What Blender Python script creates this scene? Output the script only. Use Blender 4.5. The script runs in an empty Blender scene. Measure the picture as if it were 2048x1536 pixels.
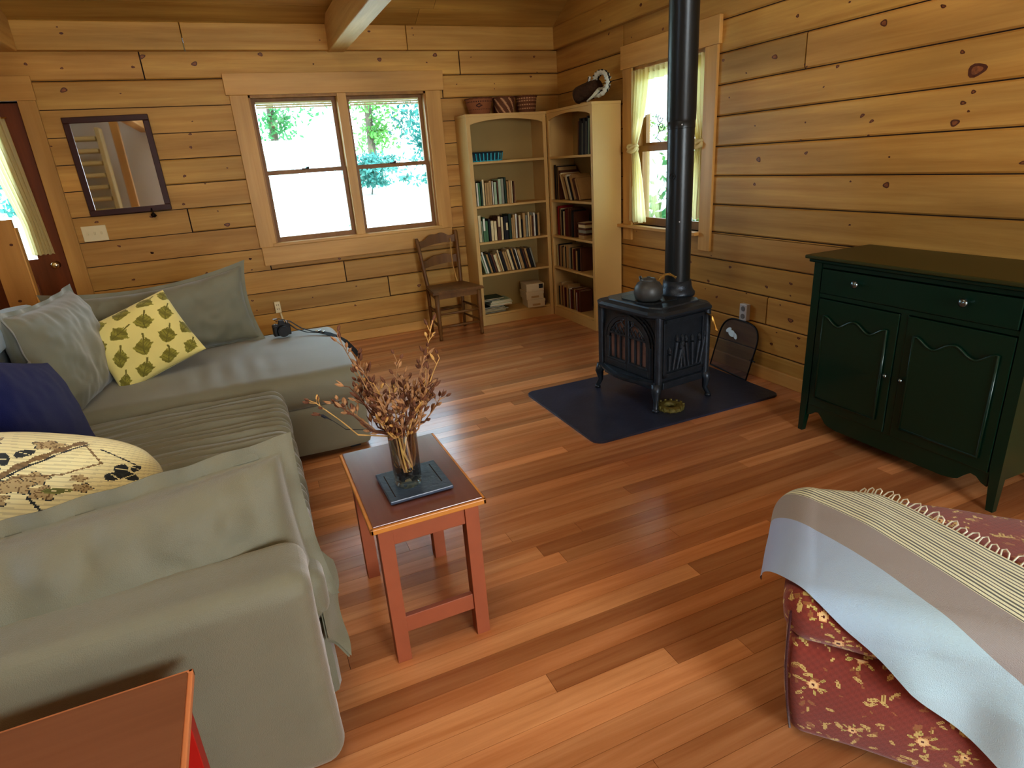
import bpy, bmesh, math, random
import numpy as np
from mathutils import Vector, Matrix, noise
random.seed(7)
PI = math.pi
sc = bpy.context.scene
COL = sc.collection
XR, YB, CEIL = 3.083, 5.798, 0.49
LOGZ0, LOGH = -0.0085, 0.18936

# ------------------------------------------------------------------ mesh builder
class MB:
    def __init__(s):
        s.v = []; s.f = []; s.m = []; s.c = []; s.cur = 0; s.col = (1, 1, 1)
    def face(s, idx, m=None, col=None):
        s.f.append(tuple(idx)); s.m.append(s.cur if m is None else m); s.c.append(s.col if col is None else col)
    def add(s, vs, fs, m=None, col=None, M=None):
        b = len(s.v)
        for p in vs:
            s.v.append(tuple(M @ Vector(p)) if M is not None else tuple(p))
        for f in fs: s.face([b + i for i in f], m, col)
        return b
    def box(s, x0, x1, y0, y1, z0, z1, m=None, col=None, M=None, bev=0.0):
        if bev <= 0:
            vs = [(x, y, z) for x in (x0, x1) for y in (y0, y1) for z in (z0, z1)]
            fs = [(0, 1, 3, 2), (4, 6, 7, 5), (0, 4, 5, 1), (2, 3, 7, 6), (0, 2, 6, 4), (1, 5, 7, 3)]
            return s.add(vs, fs, m, col, M)
        bm = bmesh.new(); bmesh.ops.create_cube(bm, size=1)
        for v in bm.verts:
            v.co = Vector(((x0 + x1) / 2 + v.co.x * (x1 - x0), (y0 + y1) / 2 + v.co.y * (y1 - y0), (z0 + z1) / 2 + v.co.z * (z1 - z0)))
        bmesh.ops.bevel(bm, geom=bm.edges[:], offset=bev, segments=2, affect='EDGES', profile=0.5)
        s.addbm(bm, m, col, M)
    def addbm(s, bm, m=None, col=None, M=None):
        bm.verts.index_update()
        s.add([v.co for v in bm.verts], [[v.index for v in f.verts] for f in bm.faces], m, col, M); bm.free()
    def cyl(s, p0, p1, r0, r1=None, n=16, m=None, col=None, caps=True, M=None):
        r1 = r0 if r1 is None else r1
        p0, p1 = Vector(p0), Vector(p1); d = (p1 - p0).normalized()
        a = d.orthogonal().normalized(); b = d.cross(a)
        vs = []
        for p, r in ((p0, r0), (p1, r1)):
            for i in range(n):
                t = 2 * PI * i / n; vs.append(p + (a * math.cos(t) + b * math.sin(t)) * r)
        fs = [(i, (i + 1) % n, n + (i + 1) % n, n + i) for i in range(n)]
        if caps: fs += [tuple(range(n - 1, -1, -1)), tuple(range(n, 2 * n))]
        s.add(vs, fs, m, col, M)
    def tube(s, pts, r, n=8, m=None, col=None, M=None, closed=False):
        pts = [Vector(p) for p in pts]; L = len(pts)
        rr = r if isinstance(r, (list, tuple)) else [r] * L
        vs = []; prev = None
        for i, p in enumerate(pts):
            if closed: d = pts[(i + 1) % L] - pts[i - 1]
            else: d = pts[min(i + 1, L - 1)] - pts[max(i - 1, 0)]
            d = d.normalized() if d.length > 1e-9 else Vector((0, 0, 1))
            a = d.orthogonal().normalized() if prev is None else (prev - d * prev.dot(d)).normalized()
            prev = a; b = d.cross(a)
            for k in range(n):
                t = 2 * PI * k / n; vs.append(p + (a * math.cos(t) + b * math.sin(t)) * rr[i])
        fs = []
        for i in range(L if closed else L - 1):
            j = (i + 1) % L
            for k in range(n): fs.append((i * n + k, i * n + (k + 1) % n, j * n + (k + 1) % n, j * n + k))
        if not closed: fs += [tuple(range(n - 1, -1, -1)), tuple(range((L - 1) * n, L * n))]
        s.add(vs, fs, m, col, M)
    def lathe(s, prof, c=(0, 0, 0), n=32, m=None, col=None, M=None):
        vs = []; fs = []
        for r, z in prof:
            for i in range(n):
                t = 2 * PI * i / n; vs.append((c[0] + r * math.cos(t), c[1] + r * math.sin(t), c[2] + z))
        for j in range(len(prof) - 1):
            for i in range(n): fs.append((j * n + i, j * n + (i + 1) % n, (j + 1) * n + (i + 1) % n, (j + 1) * n + i))
        if prof[0][0] > 1e-6: fs.append(tuple(range(n - 1, -1, -1)))
        if prof[-1][0] > 1e-6: fs.append(tuple(range((len(prof) - 1) * n, len(prof) * n)))
        s.add(vs, fs, m, col, M)
    def prism(s, poly, d0, d1, M=None, m=None, col=None):
        """poly in (u,v); extruded along w from d0 to d1.  M maps (u,v,w) to the world"""
        n = len(poly)
        vs = [(u, v, d0) for u, v in poly] + [(u, v, d1) for u, v in poly]
        fs = [tuple(range(n - 1, -1, -1)), tuple(range(n, 2 * n))] + [(i, (i + 1) % n, n + (i + 1) % n, n + i) for i in range(n)]
        s.add(vs, fs, m, col, M)
    def grid(s, fn, nu, nv, cf=None, m=None, flip=False):
        """fn(i/nu, j/nv) -> point ; cf(u,v) -> colour per vertex (averaged to face)"""
        b = len(s.v)
        for i in range(nu + 1):
            for j in range(nv + 1): s.v.append(tuple(fn(i / nu, j / nv)))
        for i in range(nu):
            for j in range(nv):
                q = [b + i * (nv + 1) + j, b + (i + 1) * (nv + 1) + j, b + (i + 1) * (nv + 1) + j + 1, b + i * (nv + 1) + j + 1]
                if flip: q.reverse()
                s.face(q, m, cf((i + .5) / nu, (j + .5) / nv) if cf else None)
    def build(s, name, mats, parent=None, smooth=False, org=None, weld=False, angle=None):
        me = bpy.data.meshes.new(name)
        if parent is not None:
            o3 = Vector(parent['_org']) if '_org' in parent else Vector((0, 0, 0))
        elif org is not None: o3 = Vector(org)
        else:
            xs = [p[0] for p in s.v]; ys = [p[1] for p in s.v]; zs = [p[2] for p in s.v]
            o3 = Vector(((min(xs) + max(xs)) / 2, (min(ys) + max(ys)) / 2, min(zs)))
        me.from_pydata([(p[0] - o3.x, p[1] - o3.y, p[2] - o3.z) for p in s.v], [], s.f)
        if not isinstance(mats, (list, tuple)): mats = [mats]
        for mt in mats: me.materials.append(mt)
        me.polygons.foreach_set('material_index', s.m)
        ca = me.color_attributes.new('Col', 'FLOAT_COLOR', 'CORNER')
        arr = []
        for f, c in zip(s.f, s.c): arr.extend((c[0], c[1], c[2], 1.0) * len(f))
        ca.data.foreach_set('color', arr)
        if smooth: me.polygons.foreach_set('use_smooth', [True] * len(s.f))
        me.update(); me.validate()
        if weld or angle is not None:
            bm = bmesh.new(); bm.from_mesh(me)
            if weld: bmesh.ops.remove_doubles(bm, verts=bm.verts, dist=1e-5)
            if angle is not None:
                for e in bm.edges:
                    if len(e.link_faces) == 2 and e.calc_face_angle(0) > angle: e.smooth = False
            bm.to_mesh(me); bm.free()
        o = bpy.data.objects.new(name, me); COL.objects.link(o)
        if parent is not None: o.parent = parent; o['_org'] = tuple(o3)
        else: o.location = o3; o['_org'] = tuple(o3)
        return o

def tag(o, label, cat, group=None):
    o['label'] = label; o['category'] = cat
    if group: o['group'] = group
    return o
def thing(name, label, cat, loc, group=None):
    o = bpy.data.objects.new(name, None); COL.objects.link(o); o.location = loc; o['_org'] = tuple(loc)
    o.empty_display_size = 0.05
    return tag(o, label, cat, group)
def struct(o): o['kind'] = 'structure'; return o
def sempty(name, loc):
    o = bpy.data.objects.new(name, None); COL.objects.link(o); o.location = loc; o['_org'] = tuple(loc); o['kind'] = 'structure'; return o
def RZ(a, c=(0, 0, 0)):
    c = Vector(c); return Matrix.Translation(c) @ Matrix.Rotation(a, 4, 'Z') @ Matrix.Translation(-c)
def frame(o, u, v, w):
    """matrix taking local (u,v,w) axes to the world"""
    u, v, w, o = Vector(u), Vector(v), Vector(w), Vector(o)
    return Matrix(((u.x, v.x, w.x, o.x), (u.y, v.y, w.y, o.y), (u.z, v.z, w.z, o.z), (0, 0, 0, 1)))

# ------------------------------------------------------------------ materials
def newmat(name):
    m = bpy.data.materials.new(name); m.use_nodes = True
    nt = m.node_tree; b = nt.nodes['Principled BSDF']; return m, nt, b
def N(nt, t, **k):
    n = nt.nodes.new(t)
    for a, v in k.items(): setattr(n, a, v)
    return n
def lin(c):
    return tuple((x / 12.92 if x <= .04045 else ((x + .055) / 1.055) ** 2.4) for x in c)
def rgb(r, g, b): return lin((r / 255, g / 255, b / 255))
def mul(c, k): return tuple(x * k for x in c)
def simple(name, col, rough=.5, metal=0, bump=0, bscale=60, var=0.0, vscale=3.0, spec=.5, coat=0, vc=False, sheen=0, stretch=(1, 1, 1), alpha=1):
    m, nt, b = newmat(name)
    tc = N(nt, 'ShaderNodeTexCoord')
    mp = N(nt, 'ShaderNodeMapping'); mp.inputs['Scale'].default_value = stretch
    nt.links.new(tc.outputs['Object'], mp.inputs['Vector'])
    b.inputs['Roughness'].default_value = rough; b.inputs['Metallic'].default_value = metal
    b.inputs['Specular IOR Level'].default_value = spec
    b.inputs['Coat Weight'].default_value = coat
    if sheen: b.inputs['Sheen Weight'].default_value = sheen
    src = None
    if vc:
        a = N(nt, 'ShaderNodeAttribute', attribute_name='Col'); src = a.outputs['Color']
        if col is not None:
            mx = N(nt, 'ShaderNodeMix', data_type='RGBA', blend_type='MULTIPLY'); mx.inputs[0].default_value = 1
            nt.links.new(src, mx.inputs[6]); mx.inputs[7].default_value = (*col, 1); src = mx.outputs[2]
    if var > 0:
        nz = N(nt, 'ShaderNodeTexNoise'); nz.inputs['Scale'].default_value = vscale; nz.inputs['Detail'].default_value = 5
        nt.links.new(mp.outputs[0], nz.inputs['Vector'])
        mr = N(nt, 'ShaderNodeMapRange'); mr.inputs[1].default_value = .25; mr.inputs[2].default_value = .75
        mr.inputs[3].default_value = 1 - var; mr.inputs[4].default_value = 1 + var
        nt.links.new(nz.outputs['Fac'], mr.inputs[0])
        mx = N(nt, 'ShaderNodeVectorMath', operation='SCALE')
        if src is not None: nt.links.new(src, mx.inputs[0])
        else: mx.inputs[0].default_value = col
        nt.links.new(mr.outputs[0], mx.inputs['Scale']); src = mx.outputs[0]
    if src is not None: nt.links.new(src, b.inputs['Base Color'])
    else: b.inputs['Base Color'].default_value = (*col, 1)
    if bump > 0:
        nz = N(nt, 'ShaderNodeTexNoise'); nz.inputs['Scale'].default_value = bscale; nz.inputs['Detail'].default_value = 3
        nt.links.new(mp.outputs[0], nz.inputs['Vector'])
        bp = N(nt, 'ShaderNodeBump'); bp.inputs['Strength'].default_value = bump; bp.inputs['Distance'].default_value = .01
        nt.links.new(nz.outputs['Fac'], bp.inputs['Height']); nt.links.new(bp.outputs[0], b.inputs['Normal'])
    return m
def wood(name, c1, c2, axis='X', rough=.45, vc=True, grain=1.0, bump=.08, coat=0, cloud=.18, spec=.4, gs=14):
    """long-grained wood: streaks along axis, soft cloudy tone, per-board tint from the Col attribute"""
    m, nt, b = newmat(name)
    tc = N(nt, 'ShaderNodeTexCoord'); mp = N(nt, 'ShaderNodeMapping')
    s = {'X': (.05, 1, 1), 'Y': (1, .05, 1), 'Z': (1, 1, .05)}[axis]
    mp.inputs['Scale'].default_value = s
    nt.links.new(tc.outputs['Object'], mp.inputs['Vector'])
    n0 = N(nt, 'ShaderNodeTexNoise'); n0.inputs['Scale'].default_value = 3; n0.inputs['Detail'].default_value = 2
    nt.links.new(mp.outputs[0], n0.inputs['Vector'])
    nz = N(nt, 'ShaderNodeTexNoise'); nz.inputs['Scale'].default_value = gs; nz.inputs['Detail'].default_value = 6; nz.inputs['Roughness'].default_value = .65
    nz.inputs['Distortion'].default_value = .3
    nt.links.new(mp.outputs[0], nz.inputs['Vector'])
    ra = N(nt, 'ShaderNodeValToRGB'); ra.color_ramp.elements[0].position = .5 - .25 / max(grain, .1) * 1.0; ra.color_ramp.elements[1].position = .5 + .25 / max(grain, .1)
    ra.color_ramp.elements[0].color = (*c2, 1); ra.color_ramp.elements[1].color = (*c1, 1)
    nt.links.new(nz.outputs['Fac'], ra.inputs[0])
    cl = N(nt, 'ShaderNodeTexNoise'); cl.inputs['Scale'].default_value = 2.2; cl.inputs['Detail'].default_value = 3
    mp2 = N(nt, 'ShaderNodeMapping'); mp2.inputs['Scale'].default_value = tuple(max(k, .35) * (1 if k < 1 else 2.2) for k in s)
    nt.links.new(tc.outputs['Object'], mp2.inputs['Vector']); nt.links.new(mp2.outputs[0], cl.inputs['Vector'])
    mr = N(nt, 'ShaderNodeMapRange'); mr.inputs[1].default_value = .3; mr.inputs[2].default_value = .7
    mr.inputs[3].default_value = 1 - cloud; mr.inputs[4].default_value = 1 + cloud
    nt.links.new(cl.outputs['Fac'], mr.inputs[0])
    sv = N(nt, 'ShaderNodeVectorMath', operation='SCALE'); nt.links.new(ra.outputs[0], sv.inputs[0]); nt.links.new(mr.outputs[0], sv.inputs['Scale'])
    src = sv.outputs[0]
    if vc:
        a = N(nt, 'ShaderNodeAttribute', attribute_name='Col')
        mx = N(nt, 'ShaderNodeVectorMath', operation='MULTIPLY'); nt.links.new(src, mx.inputs[0]); nt.links.new(a.outputs['Color'], mx.inputs[1]); src = mx.outputs[0]
    nt.links.new(src, b.inputs['Base Color'])
    b.inputs['Roughness'].default_value = rough; b.inputs['Coat Weight'].default_value = coat; b.inputs['Coat Roughness'].default_value = .25
    b.inputs['Specular IOR Level'].default_value = spec
    if bump:
        bp = N(nt, 'ShaderNodeBump'); bp.inputs['Strength'].default_value = bump; bp.inputs['Distance'].default_value = .004
        nt.links.new(nz.outputs['Fac'], bp.inputs['Height']); nt.links.new(bp.outputs[0], b.inputs['Normal'])
    return m

PINE1, PINE2 = rgb(206, 166, 92), rgb(164, 119, 54)
M = {}
M['pineX'] = wood('pine_logs_x', PINE1, PINE2, 'X', .5)
M['pineY'] = wood('pine_logs_y', mul(PINE1, 1.0), mul(PINE2, 1.0), 'Y', .5)
M['trimX'] = wood('pine_trim_x', rgb(208, 166, 100), rgb(186, 141, 74), 'X', .42)
M['trimY'] = wood('pine_trim_y', rgb(208, 166, 100), rgb(186, 141, 74), 'Y', .42)
M['trimZ'] = wood('pine_trim_z', rgb(208, 166, 100), rgb(186, 141, 74), 'Z', .42)
M['sash'] = wood('sash_wood', rgb(150, 108, 56), rgb(124, 84, 40), 'Z', .45)
M['beamY'] = wood('beam_wood', rgb(214, 178, 112), rgb(180, 132, 66), 'Y', .55, bump=.25)
M['knotd'] = simple('knot_dark', rgb(92, 50, 28), .5, var=.3, vscale=60)
M['knotm'] = simple('knot_mid', rgb(140, 88, 48), .5, var=.35, vscale=80)
M['floor'] = wood('floor_planks', rgb(204, 148, 102), rgb(170, 112, 68), 'X', .25, grain=1.3, bump=.03, coat=.25, cloud=.08, spec=.5, gs=18)
M['gap'] = simple('dark_gap', rgb(40, 22, 10), .8)
M['tan'] = simple('bookcase_tan', rgb(206, 172, 108), .5, var=.05)
M['door'] = wood('door_wood', rgb(132, 74, 34), rgb(92, 46, 22), 'Z', .4)
M['glass'] = None
def glassmat(name, tint=(1, 1, 1), refl=.06):
    m = bpy.data.materials.new(name); m.use_nodes = True; nt = m.node_tree; nt.nodes.clear()
    o = N(nt, 'ShaderNodeOutputMaterial'); t = N(nt, 'ShaderNodeBsdfTransparent'); t.inputs[0].default_value = (*tint, 1)
    g = N(nt, 'ShaderNodeBsdfGlossy'); g.inputs['Roughness'].default_value = .02
    lw = N(nt, 'ShaderNodeLayerWeight'); lw.inputs['Blend'].default_value = .25
    mm = N(nt, 'ShaderNodeMath', operation='MULTIPLY_ADD'); mm.inputs[1].default_value = .6; mm.inputs[2].default_value = refl * .5
    nt.links.new(lw.outputs['Fresnel'], mm.inputs[0])
    mx = N(nt, 'ShaderNodeMixShader'); nt.links.new(mm.outputs[0], mx.inputs[0])
    nt.links.new(t.outputs[0], mx.inputs[1]); nt.links.new(g.outputs[0], mx.inputs[2]); nt.links.new(mx.outputs[0], o.inputs[0])
    return m
M['glass'] = glassmat('window_glass', (.97, 1, .98))
M['vaseglass'] = glassmat('vase_glass', (.96, .985, .98), .05)
def cloth(name, col, trans=.45, rough=.9, vc=False, alpha=None, bump=.3, bs=300):
    m, nt, b = newmat(name); out = nt.nodes['Material Output']
    b.inputs['Roughness'].default_value = rough; b.inputs['Base Color'].default_value = (*col, 1)
    t = N(nt, 'ShaderNodeBsdfTranslucent'); t.inputs[0].default_value = (*col, 1)
    mx = N(nt, 'ShaderNodeMixShader'); mx.inputs[0].default_value = trans
    nt.links.new(b.outputs[0], mx.inputs[1]); nt.links.new(t.outputs[0], mx.inputs[2])
    last = mx.outputs[0]
    if alpha is not None:
        tr = N(nt, 'ShaderNodeBsdfTransparent'); m2 = N(nt, 'ShaderNodeMixShader'); m2.inputs[0].default_value = alpha
        nt.links.new(tr.outputs[0], m2.inputs[1]); nt.links.new(last, m2.inputs[2]); last = m2.outputs[0]
    nt.links.new(last, out.inputs[0]); return m
M['curtain'] = cloth('curtain_cloth', rgb(240, 228, 176), .5)
M['sheer'] = cloth('sheer_cloth', rgb(235, 240, 228), .6, alpha=.75)
# ------------------------------------------------------------------ log walls
KB=[(-0.870,2.559,0.011),(-0.885,2.598,0.006),(-1.146,2.376,0.011),(-0.936,2.347,0.011),(-0.483,2.351,0.011),(-0.406,2.419,0.019),(-0.062,2.369,0.019),(0.429,2.432,0.019),(0.445,2.727,0.006),(0.477,2.772,0.006),(0.826,2.360,0.006),(-0.963,2.205,0.019),(-0.609,2.174,0.006),(-0.219,1.776,0.011),(-0.203,1.872,0.011),(-0.367,1.354,0.011),(-0.080,1.163,0.019),(-0.312,1.566,0.011),(-0.893,1.079,0.011),(-0.997,1.275,0.011),(-0.619,1.277,0.011),(-0.679,1.000,0.011),(0.042,0.864,0.011),(-1.142,1.832,0.006),(0.013,1.606,0.006),(-0.177,1.497,0.006),(-0.128,1.278,0.006),(-0.167,1.964,0.006),(-0.242,2.664,0.011),(1.380,2.390,0.019),(1.878,2.423,0.019),(2.214,2.404,0.006),(2.846,2.405,0.011),(0.827,2.360,0.006),(1.796,2.365,0.006),(2.801,2.238,0.011),(2.869,2.273,0.006),(2.056,2.186,0.006),(2.426,2.184,0.006),(2.422,2.141,0.006),(1.307,2.590,0.011),(1.683,2.566,0.006),(0.898,2.524,0.006),(1.679,2.618,0.006),(-0.678,1.001,0.011),(0.040,0.866,0.011),(-0.318,0.788,0.011),(-0.859,0.807,0.011),(-0.013,0.507,0.011),(0.007,0.417,0.006),(0.148,0.293,0.011),(0.784,0.775,0.011),(0.493,0.462,0.006),(0.859,0.332,0.011),(0.895,0.508,0.006),(0.035,0.771,0.006),(1.490,0.432,0.019)]
KR=[(2.926,2.163,0.011),(2.595,2.158,0.006),(2.101,2.034,0.011),(2.385,2.023,0.019),(3.071,1.981,0.019),(3.508,2.029,0.011),(3.295,1.926,0.006),(2.846,1.909,0.006),(2.833,1.895,0.006),(2.628,1.867,0.011),(1.982,1.832,0.011),(1.907,1.750,0.036),(1.942,1.622,0.011),(1.905,1.663,0.011),(1.912,1.585,0.006),(1.964,1.541,0.019),(3.435,1.801,0.006),(2.704,1.777,0.006),(2.444,1.611,0.011),(2.386,1.580,0.011),(3.193,1.614,0.006),(2.806,1.605,0.006),(3.144,1.414,0.019),(2.781,1.440,0.011),(2.262,1.403,0.006),(2.257,1.267,0.019),(3.165,1.265,0.011),(2.468,1.284,0.006),(2.441,1.056,0.006),(2.827,1.511,0.006),(2.394,1.512,0.006),(1.652,1.362,0.011),(3.585,0.521,0.006),(3.461,0.480,0.011),(3.556,0.583,0.011),(2.999,0.625,0.011),(2.805,0.675,0.011),(2.800,0.600,0.006),(2.874,0.527,0.006),(2.782,0.444,0.019),(2.884,0.341,0.006),(2.706,0.344,0.011),(2.716,0.290,0.011),(2.920,0.255,0.011),(3.172,0.553,0.006),(4.336,2.519,0.011),(4.151,2.328,0.011),(4.874,2.428,0.011),(4.547,2.345,0.006),(4.471,0.876,0.006),(3.673,0.877,0.006),(3.538,0.770,0.006),(3.342,0.712,0.011),(3.761,0.699,0.011)]
def logwall(name, mats, s0, s1, zmax, breaks, holes, knots, Mx, depth=.16, ridge=None, seed=1, lift=()):
    """local frame: u along the wall, v up, w outward (into the wall). Logs with chamfered joints."""
    rnd = random.Random(seed); mb = MB(); ch = .008; back = depth
    n = int((zmax - LOGZ0) / LOGH) + 1
    for k in range(n):
        z0 = max(0, LOGZ0 + k * LOGH); z1 = min(LOGZ0 + (k + 1) * LOGH, zmax)
        if z1 - z0 < .004: continue
        us = [s0] + sorted(u for (r, u) in breaks if r == k) + [s1]
        for a, b in zip(us[:-1], us[1:]):
            t = rnd.uniform(.86, 1.1); g = rnd.uniform(.96, 1.02); col = (t, t * g, t * g * rnd.uniform(.92, 1.03))
            zc = sorted({z0, z1} | {h for H in holes for h in H[2:4] if z0 < h < z1})
            for q0, q1 in zip(zc[:-1], zc[1:]):
                spans = [(a, b)]
                for (h0, h1, hz0, hz1) in holes:
                    if q0 >= hz0 - 1e-6 and q1 <= hz1 + 1e-6:
                        ns = []
                        for p, q in spans:
                            if h1 <= p or h0 >= q: ns.append((p, q)); continue
                            if p < h0: ns.append((p, h0))
                            if q > h1: ns.append((h1, q))
                        spans = ns
                for p, q in spans:
                    cl = p + (ch * .6 if p == a and a != s0 else 0); cr = q - (ch * .6 if q == b and b != s1 else 0)
                    cb = ch if q0 == z0 and k > 0 else 0; ct = ch if q1 == z1 and z1 < zmax - 1e-6 else 0
                    if cb: q0 += .003
                    if ct: q1 -= .003
                    # front slab with chamfered lower and upper edge
                    pr = [(0, q0 + cb), (0, q1 - ct)]
                    if ct: pr.append((ch, q1))
                    pr += [(back, q1), (back, q0)]
                    if cb: pr.append((ch, q0))
                    vs = [(cl, z, w) for w, z in pr] + [(cr, z, w) for w, z in pr]; m = len(pr)
                    fs = [(i, (i + 1) % m, m + (i + 1) % m, m + i) for i in range(m)] + [tuple(range(m - 1, -1, -1)), tuple(range(m, 2 * m))]
                    mb.add(vs, fs, 0, col, Mx)
    # backing sheet closing joint gaps
    for (p, q, z0, z1) in [(s0, s1, 0, zmax)]:
        us = sorted({p, q} | {h for H in holes for h in H[:2]}); zs = sorted({z0, z1} | {h for H in holes for h in H[2:4]})
        for i in range(len(us) - 1):
            for j in range(len(zs) - 1):
                cu, cz = (us[i] + us[i + 1]) / 2, (zs[j] + zs[j + 1]) / 2
                if any(h[0] < cu < h[1] and h[2] < cz < h[3] for h in holes): continue
                mb.box(us[i], us[i + 1], zs[j], zs[j + 1], .012, back - .002, 1, (1, 1, 1), Mx)
    for (u, z, r) in knots:
        if any(h[0] < u < h[1] and h[2] < z < h[3] for h in holes): continue
        rnk = random.Random(int(u * 997 + z * 7919)); a = rnk.uniform(.95, 1.35); b = rnk.uniform(.62, .85); th = rnk.uniform(-.5, .5)
        def ell(k, w, mi):
            pts = []
            for i in range(14):
                t = 2 * PI * i / 14; kk = k * (1 + .12 * math.sin(3 * t + u * 9)); x, y = r * a * kk * math.cos(t), r * b * kk * math.sin(t)
                pts.append((u + x * math.cos(th) - y * math.sin(th), z + x * math.sin(th) + y * math.cos(th), w))
            mb.add(pts, [tuple(range(14))], mi, (1, 1, 1), Mx)
        # stay on the face of one log
        off = ((z - LOGZ0) / LOGH) % 1
        ell(1, -.0006, 2)
        if r > .015: ell(.6, -.0011, 3)
        elif r > .009: ell(.45, -.0011, 3)
    o = mb.build(name, mats, org=(0, 0, 0)); struct(o); return o

# frames: back wall u=x, v=z, w=+y ; right wall u=y, v=z, w=+x
MBK = frame((0, YB, 0), (1, 0, 0), (0, 0, 1), (0, 1, 0))
MRT = frame((XR, 0, 0), (0, 1, 0), (0, 0, 1), (1, 0, 0))
WB = (.27, 1.755, .97, 2.14)      # back window opening
WR = (3.66, 4.53, .93, 2.13)      # right window opening
DO = (-2.15, -1.26, 0, 2.14)      # door opening
XL, YN = -3.0, -2.6
PLZ0, PLZ1 = 2.453, 2.64
logwall('wall_back', [M['pineX'], M['gap'], M['knotd'], M['knotm']], XL, XR + .16, PLZ0, [(12, -.424), (11, 1.916), (4, .193), (3, .817), (8, -.9), (6, -.35), (2, 1.2), (12, 2.1)], [WB, DO], KB, MBK, seed=3)
logwall('wall_right', [M['pineY'], M['gap'], M['knotd'], M['knotm']], YN, YB, 2.453, [(12, 4.659), (10, 2.847), (2, 2.983), (3, 3.9), (6, 1.2), (8, .4), (4, 2.2)], [WR], KR, MRT, seed=8)
# plate logs that stand a little proud of both walls, and the gable logs above
mb = MB()
for a, b, t in ((XL, -.11, .98), (-.106, 1.62, 1.04), (1.624, XR, .93)):
    mb.box(a, b, YB - .06, YB + .16, PLZ0, PLZ1, 0, (t, t, t * .97), bev=.006)
for (x, z, r) in [k for k in KB if k[1] > PLZ0]:
    pts = [(x + r * 1.2 * math.cos(i * PI / 6), YB - .0608, z + r * .7 * math.sin(i * PI / 6)) for i in range(12)]
    mb.add(pts, [tuple(range(12))], 1)
struct(mb.build('trim_1', [M['pineX'], M['knotd']], org=(0, 0, 0)))
YRIDGE = 1.5
def ceilz(y): return 2.64 + CEIL * ((YB - .06) - y) if y > YRIDGE else 2.64 + CEIL * ((YB - .06) - YRIDGE) - CEIL * (YRIDGE - y)
mb = MB(); rnd = random.Random(4); k = 0; z = 2.453
while z < ceilz(YRIDGE):
    z1 = min(z + (.187 if k == 0 else LOGH), ceilz(YRIDGE) + .02)
    pro = .06
    # trapezoid clipped by the roof slope
    def yr(zz): return min(YB, (YB - .06) - (zz - 2.64) / CEIL) if zz > 2.64 else YB
    yl0, yl1 = yr(z), yr(z1)
    ya0 = YN if ceilz(YN) > z else YRIDGE - (ceilz(YRIDGE) - z) / CEIL; ya1 = YN if ceilz(YN) > z1 else YRIDGE - (ceilz(YRIDGE) - z1) / CEIL
    t = rnd.uniform(.88, 1.08); ch = .007
    vs = []
    for w, dz in ((-pro, ch), (-pro, -ch), (-pro + ch, 0), (.16, 0), (.16, 0), (-pro + ch, 0)): pass
    prof = [(-pro, z + ch), (-pro, z1 - ch), (-pro + ch, z1), (.16, z1), (.16, z), (-pro + ch, z)]
    def yat(zz, far): 
        f = (zz - z) / max(z1 - z, 1e-6)
        return (yl0 * (1 - f) + yl1 * f) if far else (ya0 * (1 - f) + ya1 * f)
    if z1 - z > .02 and yl1 > ya1:
        vs = [(XR + w, yat(zz, False), zz) for w, zz in prof] + [(XR + w, yat(zz, True) + .02, zz) for w, zz in prof]
        m = 6; mb.add(vs, [(i, (i + 1) % m, m + (i + 1) % m, m + i) for i in range(m)] + [tuple(range(m - 1, -1, -1)), tuple(range(m, 2 * m))], 0, (t, t, t * .96))
    z = z1; k += 1
for (y, zz, r) in ((4.34, 2.519, .014), (4.9, 2.53, .01), (3.4, 2.7, .012), (2.9, 2.55, .01)):
    mb.add([(XR - .0608, y + r * 1.2 * math.cos(i * PI / 6), zz + r * .8 * math.sin(i * PI / 6)) for i in range(12)], [tuple(range(12))], 1)
struct(mb.build('trim_2', [M['pineY'], M['knotd']], org=(0, 0, 0)))
# ceiling boards, sloping up from the plate towards the ridge and down again behind the camera
mb = MB(); rnd = random.Random(9)
L = math.hypot(1, CEIL)
for side in (0, 1):
    d = Vector((0, -1, CEIL)).normalized() if side == 0 else Vector((0, 1, CEIL)).normalized()
    st = Vector((0, YB + .1, ceilz(YB + .1))) if side == 0 else Vector((0, YN - .1, ceilz(YN - .1)))
    st.z = 2.64 - CEIL * .16 if side == 0 else ceilz(YRIDGE) - CEIL * (YRIDGE - YN + .1)
    tot = (abs(st.y - YRIDGE)) * L; nrm = Vector((1, 0, 0)).cross(d); nrm = nrm if nrm.z > 0 else -nrm
    Mc = frame(st, (1, 0, 0), d, nrm); v = 0
    while v < tot:
        v1 = min(v + .185, tot); br = rnd.uniform(-1.5, 2.2)
        for a, b in ((XL - .1, br), (br + .003, XR + .16)):
            t = rnd.uniform(.82, 1.02)
            mb.box(a, b, v + .003, v1 - .001, 0, .03, 0, (t, t, t * .96), Mc)
        mb.box(XL - .1, XR + .16, v, v1, .012, .032, 1, (1, 1, 1), Mc)
        v = v1
struct(mb.build('ceiling', [M['pineX'], M['gap']], org=(0, 0, 0)))
mb = MB(); mb.box(.955, 1.095, YN, YB + .02, 2.446, 2.70, 0, (1, 1, 1), bev=.008)
struct(mb.build('trim_3', [M['beamY']], org=(0, 0, 0)))
mb = MB(); mb.box(-1.32, -1.16, YN, YB - .055, 2.446, 2.70, 0, (.95, .95, .95), bev=.008)
struct(mb.build('trim_4', [M['beamY']], org=(0, 0, 0)))

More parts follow.
